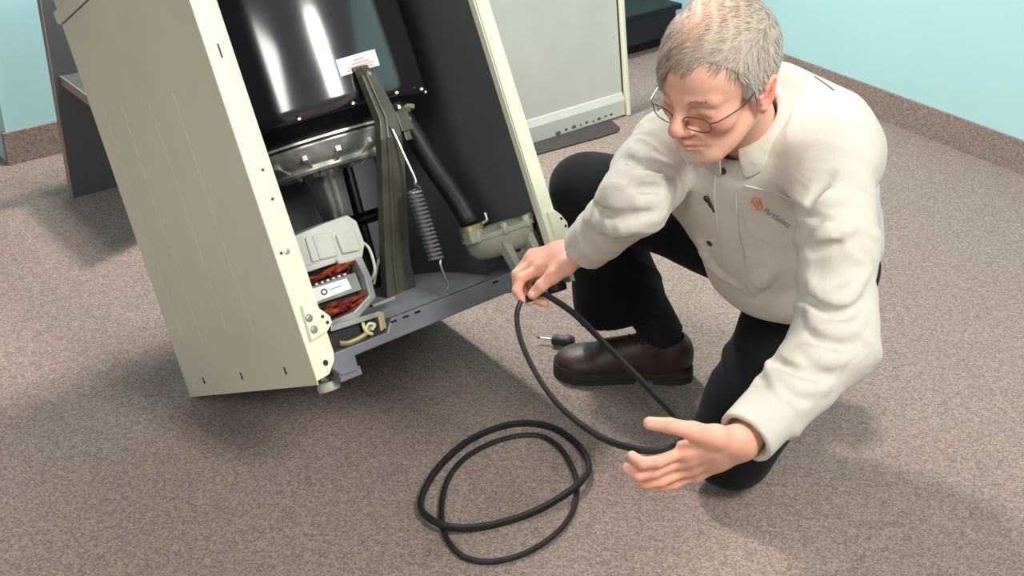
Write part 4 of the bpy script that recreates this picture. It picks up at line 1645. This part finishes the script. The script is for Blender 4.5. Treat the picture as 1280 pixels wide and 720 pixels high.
def make_shoe(matrix):
    s_ = empty('shoe')
    s_.parent = MAN
    s_.matrix_local = matrix
    np_mesh('upper', shv, shf, 'brown_leather', s_)
    o1 = shoe_outline(.012)
    m = MB()
    m.prism(o1, 'z', .012, .032)
    m.build('sole', 'sole_rubber', s_, bevel=.003)
    heel = [q for q in o1 if q[0] < .105]
    fore = [q for q in o1 if q[0] > .13]
    MB().prism(heel, 'z', 0, .012).build('heel', 'sole_rubber', s_, bevel=.001)
    MB().prism(fore, 'z', 0.001, .012).build('fore_sole', 'sole_rubber', s_, bevel=.001)
    ring = [(x, y, .034) for x, y in shoe_outline(-.006)]
    MB().tube(ring, .0028, n=6, closed=True).build('welt', 'lace_brown', s_, smooth=True)
    for k in range(4):
        x_ = .135 + k * .020
        z_ = .117 - k * .0075
        MB().tube(spline([V(x_ - .004, -.026, z_ - .016), V(x_, -.012, z_ - .002), V(x_ + .004, .012, z_ - .001), V(x_ + .006, .026, z_ - .016)], 4), .0026, n=6).build('lace', 'lace_brown', s_, smooth=True)
    MB().tube(spline([V(.13, .0, .118), V(.12, .02, .122), (.125, .034, .108), (.138, .018, .114), (.132, 0, .118)], 5), .0022, n=6).build('lace_bow', 'lace_brown', s_, smooth=True)
    return s_


# right shoe: toe points to the left of the picture
heel_p, toe_p = floor_at(866, 484), floor_at(692, 478)
fx = unit(toe_p - heel_p)
fy = np.cross([0, 0, 1.0], fx)
org = heel_p - fy * .043
mt = Matrix.Identity(4)
for i in range(3):
    mt[i][0], mt[i][1], mt[i][2], mt[i][3] = fx[i], fy[i], (0, 0, 1)[i], org[i]
make_shoe(mt)
# left shoe: toes tucked under behind the kneeling shin
bk = unit((ANK_L - KNEE_L) * V(1, 1, 0))
fx = unit(-V(0, 0, 1) * .80 + bk * -.0 - bk * .6)
fz = unit(np.cross(fx, np.cross(V(0, 0, 1), bk)))
if fz @ bk > 0:
    fz = -fz
fy = np.cross(fz, fx)
org = ANK_L + bk * .06 + V(0, 0, .19)
mt = Matrix.Identity(4)
for i in range(3):
    mt[i][0], mt[i][1], mt[i][2], mt[i][3] = fx[i], fy[i], fz[i], org[i]
make_shoe(mt)

# ------------------------------------------------------------------ drive belts
GR = at(664, 373, 2.350)
loop = [at(690, 373, 2.362), at(676, 367, 2.356), GR, at(652, 376, 2.345), at(646, 396, 2.33), at(652, 428, 2.28), at(672, 470, 2.20), at(702, 510, 2.10),
        at(748, 545, 1.99), at(790, 560, 1.93), at(822, 563, 1.908), at(846, 556, 1.93), at(853, 540, 1.99), at(845, 522, 2.05), at(815, 490, 2.13), at(772, 446, 2.24), at(722, 396, 2.34)]
o = MB().tube(spline(loop, 10, True), .0068, n=8, closed=True, flat=.0050).build('drive_belt', 'black_rubber', smooth=True)
tag(o, 'black rubber drive belt loop held up between both hands', 'belt')

outer = [(526, 628), (536, 602), (556, 576), (586, 551), (624, 534), (660, 529), (694, 536), (722, 556), (736, 580), (728, 600), (700, 622), (662, 642), (620, 655), (582, 660), (552, 656), (531, 643)]
inner = [(553, 655), (553, 625), (562, 596), (582, 572), (612, 555), (645, 545), (676, 545), (700, 560), (716, 585), (721, 608), (718, 632), (706, 655), (682, 677), (650, 694), (612, 702), (580, 696), (561, 678)]
z_o = [.007] * len(outer)
for k, v_ in ((8, .015), (9, .0225), (10, .016), (13, .015), (14, .0225), (15, .015)):
    z_o[k] = v_
po_ = [floor_at(x, y, z) for (x, y), z in zip(outer, z_o)]
o = MB().tube(spline(po_, 8, True), .0085, n=8, closed=True, flat=.0068, up=(0, 0, 1)).build('drive_belt', 'black_rubber', smooth=True)
tag(o, 'thicker black rubber belt loop on the carpet, lying over the thinner one', 'belt')
pi_ = [floor_at(x, y, .0062) for x, y in inner]
o = MB().tube(spline(pi_, 8, True), .0055, n=8, closed=True, flat=.0058, up=(0, 0, 1)).build('drive_belt', 'black_rubber', smooth=True)
tag(o, 'thinner black rubber belt loop on the carpet, under the thicker one', 'belt')

# ------------------------------------------------------------------ stubby screwdriver
mat('screwdriver_grip', (34, 34, 38), .5)
a_, b_ = floor_at(672, 424, .012), floor_at(721, 430, .012)
sx_ = unit(b_ - a_)
sy_ = np.cross([0, 0, 1.0], sx_)
mt = Matrix.Identity(4)
for i in range(3):
    mt[i][0], mt[i][1], mt[i][2], mt[i][3] = sx_[i], sy_[i], (0, 0, 1)[i], (a_[0], a_[1], .0172)[i]
sd_ = empty('screwdriver', matrix=mt)
tag(sd_, 'stubby black handled screwdriver lying on carpet beside the brown shoe', 'screwdriver')
m = MB()
prof = [(.006, .036), (.0135, .038), (.0150, .046), (.0125, .054), (.0140, .062), (.0165, .074), (.0165, .086), (.0130, .093), (.006, .095)]
vs, fs = [], []
NB_ = 24
for r_, x_ in prof:
    for k in range(NB_):
        a2 = 2 * math.pi * k / NB_
        rr2 = r_ * (1 - .10 * (k % 4 == 0))
        vs.append((x_, rr2 * math.cos(a2), rr2 * math.sin(a2)))
for j in range(len(prof) - 1):
    for k in range(NB_):
        l = (k + 1) % NB_
        fs.append((j * NB_ + k, j * NB_ + l, (j + 1) * NB_ + l, (j + 1) * NB_ + k))
fs += [tuple(range(NB_))[::-1], tuple((len(prof) - 1) * NB_ + k for k in range(NB_))]
m.add(vs, fs)
m.build('handle', 'screwdriver_grip', sd_, smooth=True)
MB().tube([(.006, 0, 0), (.038, 0, 0)], .0032, n=10).build('shank', 'bolt_steel', sd_, smooth=True)
MB().tube([(-.002, 0, 0), (.004, 0, 0), (.008, 0, 0)], [.001, .0034, .0033], n=8).build('tip', 'black_paint', sd_)
